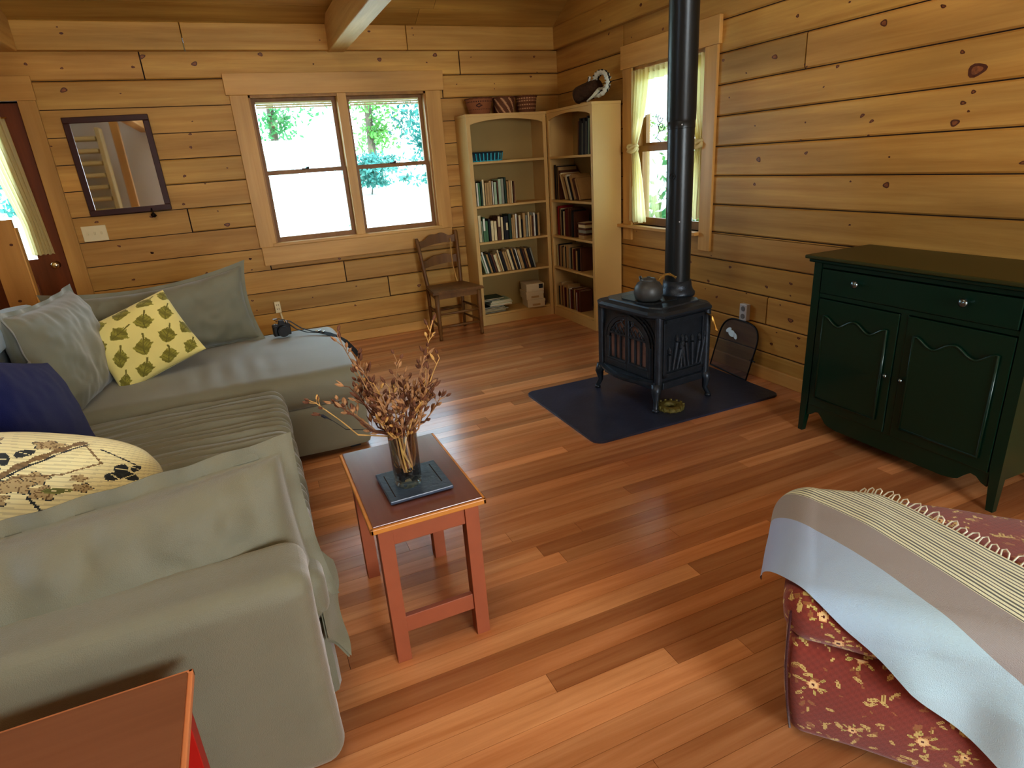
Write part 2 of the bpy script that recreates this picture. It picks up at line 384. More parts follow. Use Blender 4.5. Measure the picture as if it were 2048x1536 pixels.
# floor planks
mb = MB(); rnd = random.Random(21); pw = .0775; y0 = 1.284 - pw * 60; y = y0
forced = {round(1.284 + 0 * pw, 3): .606, round(1.284 - pw, 3): .995, round(1.284 + 3 * pw, 3): 1.34, round(1.284 + 8 * pw, 3): .873, round(1.284 + 2 * pw, 3): -.1}
while y < YB + .1:
    if y > YN - .1:
        x = XL - rnd.uniform(0, 1.5); cuts = []
        f = forced.get(round(y, 3))
        while x < XR + .1:
            cuts.append(x); x += rnd.uniform(1.1, 2.9)
        cuts.append(XR + .12)
        if f is not None: cuts = [c for c in cuts if abs(c - f) > .7] + [f]; cuts.sort()
        for a, b in zip(cuts[:-1], cuts[1:]):
            t = rnd.choice((.72, .82, .9, .95, 1.0, 1.06, 1.2)) * rnd.uniform(.96, 1.04); h = rnd.uniform(-.06, .06)
            if f is not None and abs(b - f) < 1e-6: t = 1.2; h = -.05
            if f is not None and abs(a - f) < 1e-6: t = .72; h = .06
            mb.box(a + .0006, b - .0006, y + .0005, y + pw - .0005, -.02, 0, 0, (t, t * (1 - h), t * (1 - h * 1.6)))
    y += pw
mb.box(XL - .1, XR + .15, YN - .1, YB + .15, -.05, -.003, 1)
struct(mb.build('floor', [M['floor'], M['gap']], org=(0, 0, 0)))
# baseboards
mb = MB(); mb.box(-1.15, 2.0, YB - .018, YB, 0, .088, 0, (1.08, 1.08, 1.0), bev=.004)
struct(mb.build('baseboard_back', [M['trimX']], org=(0, 0, 0)))
mb = MB(); mb.box(XR - .018, XR, YN, 4.66, 0, .088, 0, (1.05, 1.05, 1.05), bev=.004)
struct(mb.build('baseboard_right', [M['trimY']], org=(0, 0, 0)))

# left and near walls (outside the frame; pale painted) with unseen openings added to let in fill light
M['paint'] = simple('pale_wall_paint', rgb(226, 234, 242), .8, var=.03)
def holed(name, Mx, s0, s1, zt, holes, mat, col=(1, 1, 1)):
    mb = MB(); us = sorted({s0, s1} | {h for H in holes for h in H[:2]}); zs = sorted({0, zt} | {h for H in holes for h in H[2:4]})
    for i in range(len(us) - 1):
        for j in range(len(zs) - 1):
            cu, cz = (us[i] + us[i + 1]) / 2, (zs[j] + zs[j + 1]) / 2
            if any(h[0] < cu < h[1] and h[2] < cz < h[3] for h in holes): continue
            mb.box(us[i], us[i + 1], zs[j], zs[j + 1], 0, .15, 0, col, Mx)
    o = mb.build(name, [mat], org=(0, 0, 0)); struct(o); return o
MLF = frame((XL, 0, 0), (0, 1, 0), (0, 0, 1), (-1, 0, 0)); MNR = frame((0, YN, 0), (1, 0, 0), (0, 0, 1), (0, -1, 0))
WL = [(1.5, 2.1, 1.2, 2.1)]; WN = [(.7, 2.3, .9, 2.2)]
holed('wall_left', MLF, YN - .15, YB + .15, 4.8, WL, M['pineY'])
holed('wall_near', MNR, XL - .15, XR + .15, 2.7, WN, M['paint'])
# ------------------------------------------------------------------ window 1 (double, back wall)
M['brass'] = simple('aged_brass', rgb(190, 150, 80), .3, 1)
M['bronze'] = simple('dark_bronze', rgb(50, 40, 32), .4, .8)
M['jamb'] = wood('jamb_wood', rgb(176, 132, 70), rgb(150, 106, 50), 'Z', .45)
w1 = sempty('window_1', (1.01, YB, .95))
x0, x1, z0, z1 = WB
for nm, bx in (('head_casing', (.113, 1.924, YB - .026, YB + .002, 2.14, 2.298)), ('side_casing', (.137, .275, YB - .02, YB + .002, .945, 2.14)),
               ('side_casing', (1.75, 1.885, YB - .02, YB + .002, .945, 2.14)), ('centre_casing', (.975, 1.05, YB - .02, YB + .10, .965, 2.14)),
               ('apron', (.148, 1.875, YB - .02, YB + .002, .79, .945)), ('sill', (.25, 1.775, YB - .03, YB + .12, .945, .972))):
    mb = MB(); mb.box(*bx, 0, (1.03, 1.03, 1.0) if 'apron' not in nm else (.97, .97, .93), bev=.003)
    mb.build(nm, [M['trimX'] if nm in ('head_casing', 'apron', 'sill') else M['trimZ']], w1)
mb = MB(); mb.box(x0, x0 + .02, YB, YB + .155, z0, z1); mb.box(x1 - .02, x1, YB, YB + .155, z0, z1); mb.box(x0, x1, YB, YB + .155, z1 - .02, z1)
mb.build('jamb', [M['jamb']], w1)
def sash(par, a, b, lo, hi, y, fr=.045, bot=.05, top=.045, Mx=None, mt=None):
    mb = MB(); d = .03
    mb.box(a, a + fr, y, y + d, lo, hi, M=Mx); mb.box(b - fr, b, y, y + d, lo, hi, M=Mx)
    mb.box(a + fr, b - fr, y, y + d, lo, lo + bot, M=Mx); mb.box(a + fr, b - fr, y, y + d, hi - top, hi, M=Mx)
    s_ = mb.build('sash', [mt or M['sash']], par)
    mb = MB(); mb.box(a + fr, b - fr, y + .012, y + .016, lo + bot, hi - top, M=Mx)
    mb.build('pane', [M['glass']], s_)
    return s_
for a, b in ((.285, .975), (1.05, 1.74)):
    sash(w1, a, b, 1.53, 2.12, YB + .085, fr=.035, top=.04, bot=.03)
    lo = sash(w1, a, b, .972, 1.555, YB + .05, fr=.035, bot=.04, top=.03)
    mb = MB(); c = (a + b) / 2; mb.box(c - .03, c + .03, YB + .035, YB + .06, 1.555, 1.565, bev=.003); mb.cyl((c, YB + .048, 1.56), (c + .03, YB + .04, 1.573), .006, n=8)
    mb.build('sash_lock', [M['bronze']], lo)
    mb = MB()
    for k in range(3): mb.box(a + .04, b - .04, YB + .066, YB + .08, 2.045 + k * .018, 2.057 + k * .018)
    mb.build('raised_blind', [simple('blind_%d' % int(a * 10), rgb(226, 228, 176), .6)], w1)

# ------------------------------------------------------------------ window 2 (right wall) with curtains
w2 = sempty('window_2', (XR, 4.1, .9))
for nm, bx, mt in (('head_casing', (XR - .028, XR + .002, 3.525, 4.665, 2.13, 2.298), 'trimY'), ('side_casing', (XR - .02, XR + .002, 3.545, 3.665, .80, 2.13), 'trimZ'),
               ('side_casing', (XR - .02, XR + .002, 4.525, 4.645, .80, 2.13), 'trimZ'), ('sill', (XR - .06, XR + .12, 3.50 + .16, 4.68, .905, .93), 'trimY')):
    mb = MB(); mb.box(*bx, 0, (1.05, 1.05, 1.05), bev=.003); mb.build(nm, [M[mt]], w2)
y0, y1, z0, z1 = WR
mb = MB(); mb.box(XR, XR + .155, y0, y0 + .02, z0, z1); mb.box(XR, XR + .155, y1 - .02, y1, z0, z1); mb.box(XR, XR + .155, y0, y1, z1 - .02, z1)
mb.build('jamb', [M['jamb']], w2)
Mw = frame((XR, 0, 0), (0, 1, 0), (1, 0, 0), (0, 0, 1))
sash(w2, y0 + .02, y1 - .02, 1.52, z1 - .02, .085, fr=.045, Mx=Mw)
sash(w2, y0 + .02, y1 - .02, z0, 1.55, .05, fr=.045, Mx=Mw, bot=.06)
mb = MB(); mb.cyl((XR + .02, y0, 2.075), (XR + .02, y1, 2.075), .007, n=10)
mb.build('curtain_rod', [M['brass']], w2)
def curtain(name, prof, x, folds, amp, mat, parent=None, nv=60, nu=70, label=None, group=None):
    """prof(v)->(ya,yb) side limits at height fraction v (0 top) ; z(v)"""
    mb = MB()
    def fn(u, v):
        ya, yb, z, k = prof(v)
        ph = folds * 2 * PI * u
        return (x + amp * k * (math.sin(ph) + .35 * math.sin(2.3 * ph + 1.3 + 2 * v)), ya + (yb - ya) * u + .004 * math.sin(9 * v + ph), z + .006 * math.sin(ph * .5))
    mb.grid(fn, nu, nv)
    o = mb.build(name, [mat], smooth=True)
    tag(o, label, 'curtain', group); return o
def lerp(a, b, t): return a + (b - a) * t
def pl(v):     # far (left in view) tied-back panel
    z = lerp(2.10, .955, v); tie = 1.53
    if z > tie: t = (2.10 - z) / (2.10 - tie); w = lerp(.22, .055, t ** 1.8)
    else: t = (tie - z) / (tie - .955); w = lerp(.055, .19, t ** .5)
    return (4.525 - w, 4.525 + (.02 if z < tie else 0), z, lerp(1, .5, abs(1 - min(1, abs(z - tie) * 4))))
def pr_(v):
    z = lerp(2.10, 1.02, v); tie = 1.53
    if z > tie: t = (2.10 - z) / (2.10 - tie); w = lerp(.22, .05, t ** 1.8)
    else: t = (tie - z) / (tie - 1.02); w = lerp(.05, .16, t ** .6)
    return (3.665, 3.665 + w, z, 1)
curtain('curtain', pl, XR - .012, 5, .012, M['curtain'], label='cream curtain tied in a knot, on the bookcase side of the right window')
curtain('curtain', pr_, XR - .012, 5, .012, M['curtain'], label='cream curtain panel tied in a knot, half hidden behind the stovepipe')
for yc, lb, xo in ((4.49, 'knot', 0), (3.70, 'knot', 0)):
    mb = MB(); rk = random.Random(int(yc * 100))
    for q in range(3):
        pts = [(XR - .03 + .02 * math.cos(t * 2 * PI / 14 + q), yc + .04 * math.sin(t * 2 * PI / 14), 1.53 + .022 * math.cos(t * 2 * PI / 14 + 1.9 * q) + .004 * q) for t in range(14)]
        mb.tube(pts, .013, n=8, closed=True)
    par = [o for o in COL.objects if o.name.startswith('curtain') and 'label' in o and ('bookcase' in o['label']) == (yc > 4)][0]
    mb.build('knot', [M['curtain']], par, smooth=True)
def vl(v):
    return (3.72, 4.5, lerp(2.10, 1.955, v), 1)
def vs_(v):
    return (3.72, 4.46, 0, 1)
mb = MB()
def fv(u, v):
    zb = 1.68 + .10 * abs(math.sin(u * PI * 2)) ** .7
    z = lerp(2.10, zb, v); ph = 13 * 2 * PI * u
    return (XR + .012 + .009 * math.sin(ph), lerp(3.70, 4.50, u), z)
mb.grid(fv, 160, 24)
o = mb.build('valance', [M['sheer']], smooth=True); tag(o, 'sheer white scalloped valance across the top of the right window', 'valance')
mb = MB()
mb.grid(lambda u, v: (XR + .005 + .010 * math.sin(13 * 2 * PI * u), lerp(3.70, 4.50, u), lerp(2.105, 2.02, v) + .003 * math.sin(40 * u)), 160, 6)
mb.build('gathered_heading', [M['curtain']], o, smooth=True)
# wire scroll ornament hanging in the window
t_ = thing('window_ornament', 'small dark wire scroll ornament hanging against the right window beside the stovepipe', 'ornament', (XR + .03, 4.22, 1.62))
mb = MB()
sp = [(XR + .035, 4.22 + .05 * (1 - i / 30) * math.cos(i * .42), 1.74 + .05 * (1 - i / 30) * math.sin(i * .42)) for i in range(28)]
mb.tube(sp, .003, n=6)
sp = [(XR + .035, 4.20 - .045 * (1 - i / 26) * math.cos(i * .42), 1.68 - .04 * (1 - i / 26) * math.sin(i * .42)) for i in range(24)]
mb.tube(sp, .003, n=6)
mb.tube([(XR + .035, 4.25, 1.70), (XR + .035, 4.22, 1.65), (XR + .035, 4.26, 1.60), (XR + .035, 4.20, 1.57)], .003, n=6)
mb.build('scroll', [M['bronze']], t_, smooth=True)
mb = MB(); mb.tube([(XR + .035, 4.22, 1.79), (XR + .03, 4.22, 2.06)], .0012, n=5); mb.build('hanging_wire', [M['bronze']], t_)

# ------------------------------------------------------------------ door in the back wall
d1 = sempty('door_1', (-1.7, YB, 0))
dx0, dx1, dz = -2.15, -1.26, 2.14
lx0, lx1, lz0, lz1 = -1.98, -1.45, 1.04, 2.02
mb = MB(); Y0, Y1 = YB + .03, YB + .075
mb.box(dx0, lx0, Y0, Y1, .005, dz - .01); mb.box(lx1, dx1 - .005, Y0, Y1, .005, dz - .01)
mb.box(lx0, lx1, Y0, Y1, lz1, dz - .01); mb.box(lx0, lx1, Y0, Y1, .005, .16); mb.box(lx0, lx1, Y0, Y1, lz0 - .12, lz0); mb.box(lx0, lx1, Y0 + .012, Y1, .16, lz0 - .12)
mb.box(lx0 + .05, lx1 - .05, Y0 + .002, Y1, .22, lz0 - .18, bev=.01)
mb.build('door_slab', [M['door']], d1)
mb = MB(); mb.box(lx0, lx1, Y0 + .02, Y0 + .026, lz0, lz1); mb.build('door_pane', [M['glass']], d1)
mb = MB(); mb.lathe([(0, 0), (.026, .001), (.028, .006), (.012, .012), (.011, .03), (.022, .038), (.029, .05), (.027, .062), (.012, .069), (0, .07)], n=24, M=frame((-1.343, Y0, .986), (1, 0, 0), (0, 0, 1), (0, -1, 0)))
mb.build('door_knob', [simple('polished_brass_knob', rgb(214, 196, 160), .18, 1)], d1, smooth=True)
for nm, bx, mt in (('head_casing', (-2.32, -1.143, YB - .024, YB + .002, 2.14, 2.30), 'trimX'), ('side_casing', (-1.262, -1.150, YB - .02, YB + .03, 0, 2.14), 'trimZ'), ('side_casing', (-2.27, -2.148, YB - .02, YB + .03, 0, 2.14), 'trimZ')):
    mb = MB(); mb.box(*bx, 0, (.92, .90, .84), bev=.003); mb.build(nm, [M[mt]], d1)
mb = MB()
def dcf(u, v):
    z = lerp(2.04, 1.07, v); ya = lerp(-1.60, -1.475, min(1, v * 1.3)); xb = lerp(-1.375, -1.327, v)
    return (lerp(ya, xb, u), YB + .012 - .01 * math.sin(7 * 2 * PI * u) - .004 * math.sin(17 * u + 3 * v), z + .004 * math.sin(30 * u))
mb.grid(dcf, 90, 50); o = mb.build('curtain', [M['curtain']], smooth=True)
tag(o, 'cream gathered curtain hanging over the glass of the brown door', 'curtain')
mb = MB(); mb.cyl((-2.0, YB + .01, 2.035), (-1.36, YB + .01, 2.035), .005, n=8); mb.build('curtain_rod', [M['brass']], o)
# pine post standing in front of the door
t_ = thing('newel_post', 'pale knotty pine post standing in front of the brown door behind the sofa', 'post', (-1.512, 5.42, 0))
mb = MB(); mb.box(-1.60, -1.428, 5.40, 5.44, 0, 1.357, 0, (.93, .86, .76), bev=.004)
for x, z, r in ((-1.545, 1.205, .014), (-1.47, 1.19, .011), (-1.53, .80, .012)):
    mb.add([(x + r * math.cos(i * PI / 6), 5.3992, z + r * .8 * math.sin(i * PI / 6)) for i in range(12)], [tuple(range(12))], 1)
mb.build('board', [M['trimZ'], M['knotd']], t_)
mb = MB(); mb.box(-1.4275, -1.416, 5.395, 5.46, 0, 1.30, 0, (1.2, 1.2, 1.15), bev=.003); mb.build('lit_side', [M['trimZ']], t_)  # lighter tint paints in the highlight on the post's right side
# mirror
M['mirror'] = simple('mirror_silver', rgb(225, 228, 230), .02, 1)
M['dkframe'] = simple('dark_brown_frame', rgb(62, 30, 22), .35, var=.2, vscale=12)
t_ = thing('wall_mirror', 'rectangular wall mirror in a dark brown wooden frame between door and window', 'mirror', (-.74, YB - .02, 1.32))
Mm = frame((-.742, YB - .02, 1.672), (1, 0, 0), (0, 0, 1), (0, -1, 0)) @ Matrix.Rotation(.012, 4, 'Z')
mb = MB(); hw, hh, fw = .282, .352, .043
for u0, u1, v0, v1 in ((-hw, hw, hh - fw, hh), (-hw, hw, -hh, -hh + fw), (-hw, -hw + fw, -hh + fw, hh - fw), (hw - fw, hw, -hh + fw, hh - fw)):
    mb.box(u0, u1, v0, v1, -.015, .012, M=Mm, bev=.004)
mb.build('frame', [M['dkframe']], t_)
mb = MB(); mb.box(-hw + fw - .004, hw - fw + .004, -hh + fw - .004, hh - fw + .004, -.012, .001, M=Mm); mb.build('mirror_glass', [M['mirror']], t_)
mb = MB(); mb.tube([Mm @ Vector(p) for p in ((.14, -hh + .02, .012), (.14, -hh + .005, .03), (.15, -hh - .02, .03), (.16, -hh - .035, .02), (.145, -hh - .045, .012))], .006, n=8)
mb.cyl(Mm @ Vector((.14, -hh - .03, -.01)), Mm @ Vector((.14, -hh - .03, .02)), .016, n=14)
mb.build('hook', [M['bronze']], t_, smooth=True)
# switch plate, outlets
M['ivory'] = simple('ivory_plastic', rgb(226, 214, 172), .4)
M['grayp'] = simple('gray_metal_plate', rgb(198, 200, 204), .35)
t_ = thing('light_switch', 'ivory triple light switch plate below the mirror beside the door', 'light switch', (-1.028, YB - .006, 1.13))
mb = MB(); mb.box(-1.112, -.945, YB - .009, YB, 1.134, 1.250, bev=.003); mb.build('plate', [M['ivory']], t_)
for k in (-.046, 0, .046):
    mb = MB(); mb.box(-1.028 + k - .005, -1.028 + k + .005, YB - .022, YB - .008, 1.183, 1.203, M=Matrix.Identity(4), bev=.002); mb.build('toggle', [M['ivory']], t_)
t_ = thing('wall_outlet', 'small ivory outlet box with a cord on the back wall left of the window', 'outlet', (.18, YB - .01, .36))
mb = MB(); mb.box(.157, .207, YB - .03, YB, .372, .472, bev=.004); mb.build('box', [M['ivory']], t_)
mb = MB()
for dz_ in (.035, .072):
    for xs in (.172, .188):
        mb = MB(); mb.box(xs, xs + .004, YB - .0315, YB - .029, .372 + dz_ - .006, .372 + dz_ + .006); mb.build('slot', [M['gap']], t_)
mb = MB(); mb.tube([(.195, YB - .014, .375), (.203, YB - .012, .30), (.212, YB - .012, .2), (.215, YB - .03, .10), (.215, YB - .034, .008)], .0085, n=8)
mb.build('cord', [M['ivory']], t_, smooth=True)
t_ = thing('wall_outlet', 'gray surface outlet on the right wall above the arched screen panel', 'outlet', (XR - .02, 3.16, .36))
mb = MB(); mb.box(XR - .035, XR, 3.125, 3.192, .372, .486, bev=.004); mb.build('box', [M['grayp']], t_)
for dz_ in (.03, .083):
    mb = MB(); mb.cyl((XR - .038, 3.158, .372 + dz_), (XR - .034, 3.158, .372 + dz_), .017, n=16); r_ = mb.build('receptacle', [simple('receptacle_gray', rgb(120, 122, 126), .5)], t_)
# ------------------------------------------------------------------ bookcases
SH = (1.515, 1.13, .80, .498)    # shelf top heights
M['tanin'] = simple('bookcase_back_panel', rgb(168, 142, 84), .6, var=.04)
def arch(w, z0, z1, rise, n=16):
    return [(0, z0), *[(i / n * w, z0 + rise * (math.sin(PI * min(1, max(0, (i / n - .0))))) ** .7) for i in range(1, n)], (w, z0), (w, z1), (0, z1)]
def bookcase(label, Mx, W, D, H):
    """local: u across the front, v up, w depth (0 front)"""
    o = Mx @ Vector((W / 2, 0, D / 2)); t = thing('bookcase', label, 'bookcase', tuple(o)); st = .036
    def P(nm, boxes, mt='tan', bev=.0015):
        mb = MB()
        for b in boxes: mb.box(*b, M=Mx, bev=bev)
        return mb.build(nm, [M[mt]], t)
    P('side_panel', [(0, .02, 0, H, .018, D)]); P('side_panel', [(W - .02, W, 0, H, .018, D)])
    P('stile', [(0, st, 0, H, 0, .019)]); P('stile', [(W - st, W, 0, H, 0, .019)])
    P('back_panel', [(.018, W - .018, .05, H - .01, D - .01, D - .002)], 'tanin')
    P('top_board', [(-.004, W + .004, H - .02, H + .002, -.006, D)])
    mb = MB(); pts = [(u + st, v) for u, v in arch(W - 2 * st, H - .085, H - .02, .042)]
    mb.prism(pts, .001, .018, Mx); mb.build('arched_valance', [M['tan']], t)
    P('kick_board', [(st, W - st, 0, .088, .001, .018)]); P('bottom_shelf', [(.02, W - .02, .085, .105, .018, D - .01)])
    for z in SH: P('shelf', [(.02, W - .02, z - .02, z, .002, D - .01)])
    return t
XB0, XB1, YF = 2.005, 2.79, 5.503
MLB = frame((XB0, YF, 0), (1, 0, 0), (0, 0, 1), (0, 1, 0))
bookcase('tall tan bookcase with arched top standing against the back wall beside the window', MLB, XB1 - XB0, YB - .004 - YF, 1.91)
YE = 4.68
MRB = frame((XB1 + .003, 5.50, 0), (0, -1, 0), (0, 0, 1), (1, 0, 0))
bookcase('tall tan bookcase against the right wall, its plain side panel turned to the room', MRB, 5.50 - YE, .275, 1.91)

# ------------------------------------------------------------------ books
BK = {'cream': rgb(222, 208, 160), 'white': rgb(232, 232, 214), 'tan': rgb(184, 152, 98), 'brown': rgb(98, 58, 32), 'dark green': rgb(34, 62, 44), 'green': rgb(84, 128, 88), 'black': rgb(26, 24, 26),
      'gray': rgb(150, 152, 134), 'navy': rgb(30, 36, 62), 'dark red': rgb(104, 26, 22), 'red': rgb(168, 32, 28), 'olive': rgb(110, 106, 52), 'pale green': rgb(170, 190, 156)}
BM = {k: simple('book_' + k.replace(' ', '_'), v, .55, var=.08, vscale=25) for k, v in BK.items()}
M['pages'] = simple('book_pages', rgb(206, 192, 152), .8)
ORD = ['first', 'second', 'third', 'fourth', 'fifth', 'sixth', 'seventh', 'eighth', 'ninth', 'tenth', 'eleventh', 'twelfth', 'thirteenth', 'fourteenth', 'fifteenth', 'sixteenth', 'seventeenth', 'eighteenth', 'nineteenth', 'twentieth', 'twenty-first', 'twenty-second', 'twenty-third', 'twenty-fourth', 'twenty-fifth', 'twenty-sixth', 'twenty-seventh', 'twenty-eighth', 'twenty-ninth', 'thirtieth']
def book(Mx, u, w, h, z, d, colr, tilt, label, group, w0=.03, title=None):
    mb = MB(); T = Mx @ Matrix.Translation((u, z, w0)) @ Matrix.Rotation(tilt, 4, 'Z')
    c = min(.0025, w * .2)
    mb.box(0, w, 0, h, 0, c * 1.2, 0, M=T); mb.box(0, c, 0, h, 0, d, 0, M=T); mb.box(w - c, w, 0, h, 0, d, 0, M=T)
    mb.box(c, w - c, .004, h - .004, c, d - .004, 1, M=T)
    if title: mb.box(w * .15, w * .85, h * title[0], h * title[1], -.0006, 0, 2, M=T)
    o = mb.build('book', [BM[colr], M['pages'], BM[title[2]] if title else M['pages']])
    tag(o, label, 'book', group); return o
def row(Mx, u0, u1, z, specs, where, group, tilt=0, hmax=.30, dep=.15, w0=.03, seed=1):
    """specs: list of (colour, height, width, title or None); laid left to right"""
    rr = random.Random(seed); u = u0; k = 0
    for s_ in specs:
        colr, h, w = s_[0], s_[1], s_[2]; ti = s_[3] if len(s_) > 3 else None
        tl = tilt(u) if callable(tilt) else tilt
        lab = '%s book, %s from the left %s' % (colr, ORD[k], where)
        tl2 = tl
        # a leaning book occupies w/cos plus the previous one's lean; keep all parallel in a run
        book(Mx, u, w, h, z + .0005 + (w * math.sin(-tl) if tl < 0 else 0), dep - rr.uniform(0, .02), colr, tl2, lab, group, w0 + rr.uniform(0, .012), ti)
        u += w / math.cos(tl) + .0008; k += 1
C, Wt, T_, Br, Dg, G, K, Gy, Nv, Dr, Rd, Ol, Pg = 'cream', 'white', 'tan', 'brown', 'dark green', 'green', 'black', 'gray', 'navy', 'dark red', 'red', 'olive', 'pale green'
r2 = [(C, .22, .022), (Wt, .205, .018), (G, .205, .022), (Dg, .215, .018), (C, .23, .022), (T_, .20, .02), (T_, .20, .026), (T_, .215, .026), (Wt, .21, .014), (Pg, .20, .03), (Br, .21, .014), (Pg, .225, .032), (Gy, .225, .028), (Dg, .235, .022), (T_, .20, .018), (T_, .205, .03), (C, .20, .016), (Br, .195, .016), (T_, .185, .012)]
row(MLB, .034, .5, SH[1], r2, 'on the second shelf of the left bookcase', 'books on the second shelf of the left bookcase', seed=2)
r3 = [(C, .245, .03), (Pg, .19, .012), (G, .225, .026, (.45, .95, 'white')), (G, .19, .028), (K, .205, .024), (C, .185, .03), (C, .18, .03), (Br, .2, .012), (Br, .225, .03, (.55, .97, 'cream')), (C, .21, .024), (K, .215, .022), (K, .215, .028, (.4, .72, 'cream')), (Dg, .23, .03), (T_, .195, .018), (T_, .22, .024), (Wt, .225, .020), (Br, .2, .014), (C, .21, .026), (K, .17, .012), (T_, .225, .03), (Gy, .205, .024), (C, .23, .02), (T_, .20, .022), (Br, .19, .018), (Wt, .22, .022), (K, .2, .02), (T_, .215, .026)]
row(MLB, .05, .75, SH[2], r3, 'on the third shelf of the left bookcase', 'books on the third shelf of the left bookcase', seed=3)
tl = .26
r4 = [(Pg, .18, .018), (Wt, .215, .020), (Dg, .185, .02), (T_, .185, .022), (K, .20, .022), (Br, .185, .022), (C, .175, .026), (T_, .185, .02), (C, .215, .018), (K, .20, .030), (T_, .195, .022), (T_, .19, .022), (C, .21, .026), (K, .205, .018), (T_, .215, .018), (K, .195, .022), (Wt, .21, .015), (T_, .195, .032), (K, .20, .022), (Br, .19, .02), (T_, .2, .024), (K, .195, .03), (Gy, .2, .02)]
row(MLB, .085, .72, SH[3], r4, 'leaning on the fourth shelf of the left bookcase', 'leaning books on the fourth shelf of the left bookcase', tilt=tl, seed=4)
# right bookcase: local u runs towards the camera
top = [(Br, .27, .02), (K, .29, .028), (K, .27, .025), (Gy, .25, .012), (K, .29, .03), (K, .27, .024), (Gy, .26, .01), (K, .30, .03), (Pg, .28, .012), (K, .30, .03)]
row(MRB, .50, .80, SH[0], top, 'on the top shelf of the right bookcase', 'tall dark volumes on the top shelf of the right bookcase', tilt=-.06, dep=.2, seed=5)
r2 = [(T_, .29, .016), (K, .31, .022), (T_, .31, .008), (K, .30, .02), (T_, .29, .018), (Br, .26, .02)]
row(MRB, .04, .2, SH[1], r2, 'upright on the second shelf of the right bookcase', 'upright albums on the second shelf of the right bookcase', dep=.2, seed=6)
r2 = [(C, .25, .026), (T_, .24, .03), (Br, .22, .014), (C, .23, .026), (Wt, .235, .022), (K, .22, .02), (T_, .225, .05), (Br, .2, .03), (T_, .2, .03)]
row(MRB, .26, .72, SH[1], r2, 'leaning on the second shelf of the right bookcase', 'leaning albums on the second shelf of the right bookcase', tilt=.42, dep=.2, seed=7)
r3 = [(Dr, .26, .026), (Rd, .27, .034), (Br, .25, .024), (C, .25, .014), (K, .24, .034), (C, .225, .026), (Dr, .25, .04), (Dr, .245, .03), (Br, .26, .03), (Br, .25, .03), (K, .24, .03), (Br, .23, .03)]
row(MRB, .06, .5, SH[2], r3, 'on the third shelf of the right bookcase', 'books on the third shelf of the right bookcase', seed=8)
r4 = [(C, .2, .02), (K, .21, .018), (Dr, .2, .028), (T_, .205, .022), (K, .195, .024), (T_, .19, .03), (C, .215, .022), (K, .2, .024), (T_, .22, .04), (Gy, .19, .03), (K, .2, .03), (T_, .2, .026), (Dr, .19, .026), (Br, .2, .03), (T_, .18, .03), (K, .2, .03), (Br, .21, .03)]
row(MRB, .045, .7, SH[3], r4, 'on the fourth shelf of the right bookcase', 'books on the fourth shelf of the right bookcase', seed=9)
r5 = [(K, .19, .03), (T_, .23, .03), (Dr, .2, .03), (T_, .21, .028), (Dr, .19, .024), (T_, .22, .026), (T_, .21, .026), (K, .19, .02), (Wt, .2, .02), (Dr, .19, .03), (Br, .21, .03), (T_, .2, .026), (Dr, .2, .03), (Wt, .18, .016), (Dr, .2, .03), (Br, .2, .03)]
row(MRB, .05, .7, .105, r5, 'on the bottom shelf of the right bookcase', 'books on the bottom shelf of the right bookcase', seed=10)
# stack of small boxes at the near end of the third shelf
for k, (w, h, c, nm) in enumerate(((.10, .05, 'tan', 'lowest'), (.13, .045, 'gray', 'middle'), (.12, .045, 'cream', 'topmost'))):
    mb = MB(); z = SH[2] + .0005 + (0, .051, .097)[k]
    mb.box(.49, .49 + w, z, z + h, .03, .15, 0, M=MRB, bev=.002); mb.box(.485, .495 + w, z + h * .62, z + h - .0008, .026, .154, 1, M=MRB)
    tag(mb.build('small_box', [BM[c], BM['brown']]), 'small %s box, %s in the stack beside the books of the right bookcase' % (c, nm), 'box', 'small boxes stacked in the right bookcase')
# magazines in the bottom of the left bookcase
zz = .1055
mg = [('black', .26, .014), ('olive', .25, .012), ('gray', .27, .010), ('dark green', .25, .012), ('black', .22, .016), ('white', .25, .014), ('pale green', .26, .012), ('white', .24, .012), ('pale green', .22, .012), ('black', .2, .014), ('dark green', .22, .012)]
names = ['lowest', 'second from the bottom', 'third from the bottom', 'fourth from the bottom', 'fifth from the bottom', 'sixth from the bottom', 'seventh from the bottom', 'fifth from the top', 'fourth from the top', 'second but highest', 'topmost']
names[8:] = ['third from the top', 'second from the top', 'topmost']; names[7] = 'fourth from the top'
for k, (c, L_, h) in enumerate(mg):
    mb = MB(); off = (0, .005, .01, 0, .012, .07, .075, .08, .09, .0, .015)[k]
    T = MLB @ Matrix.Translation((.035 + off, zz, .035)) @ Matrix.Rotation((k % 3 - 1) * .03, 4, 'Y')
    mb.box(0, L_ * .92, 0, h, 0, .19, 0, M=T, bev=.001); mb.box(.002, L_ * .92 - .002, .003, h - .003, -.001, .0, 1, M=T)
    tag(mb.build('magazine', [BM[c], M['pages'] if c != 'black' else BM['gray']]), '%s magazine, %s in the stack low in the left bookcase' % (c, names[k]), 'magazine', 'magazines stacked at the foot of the left bookcase'); zz += h + .0006
M['card'] = simple('cream_card', rgb(216, 202, 164), .7, var=.05)
zz = .1055
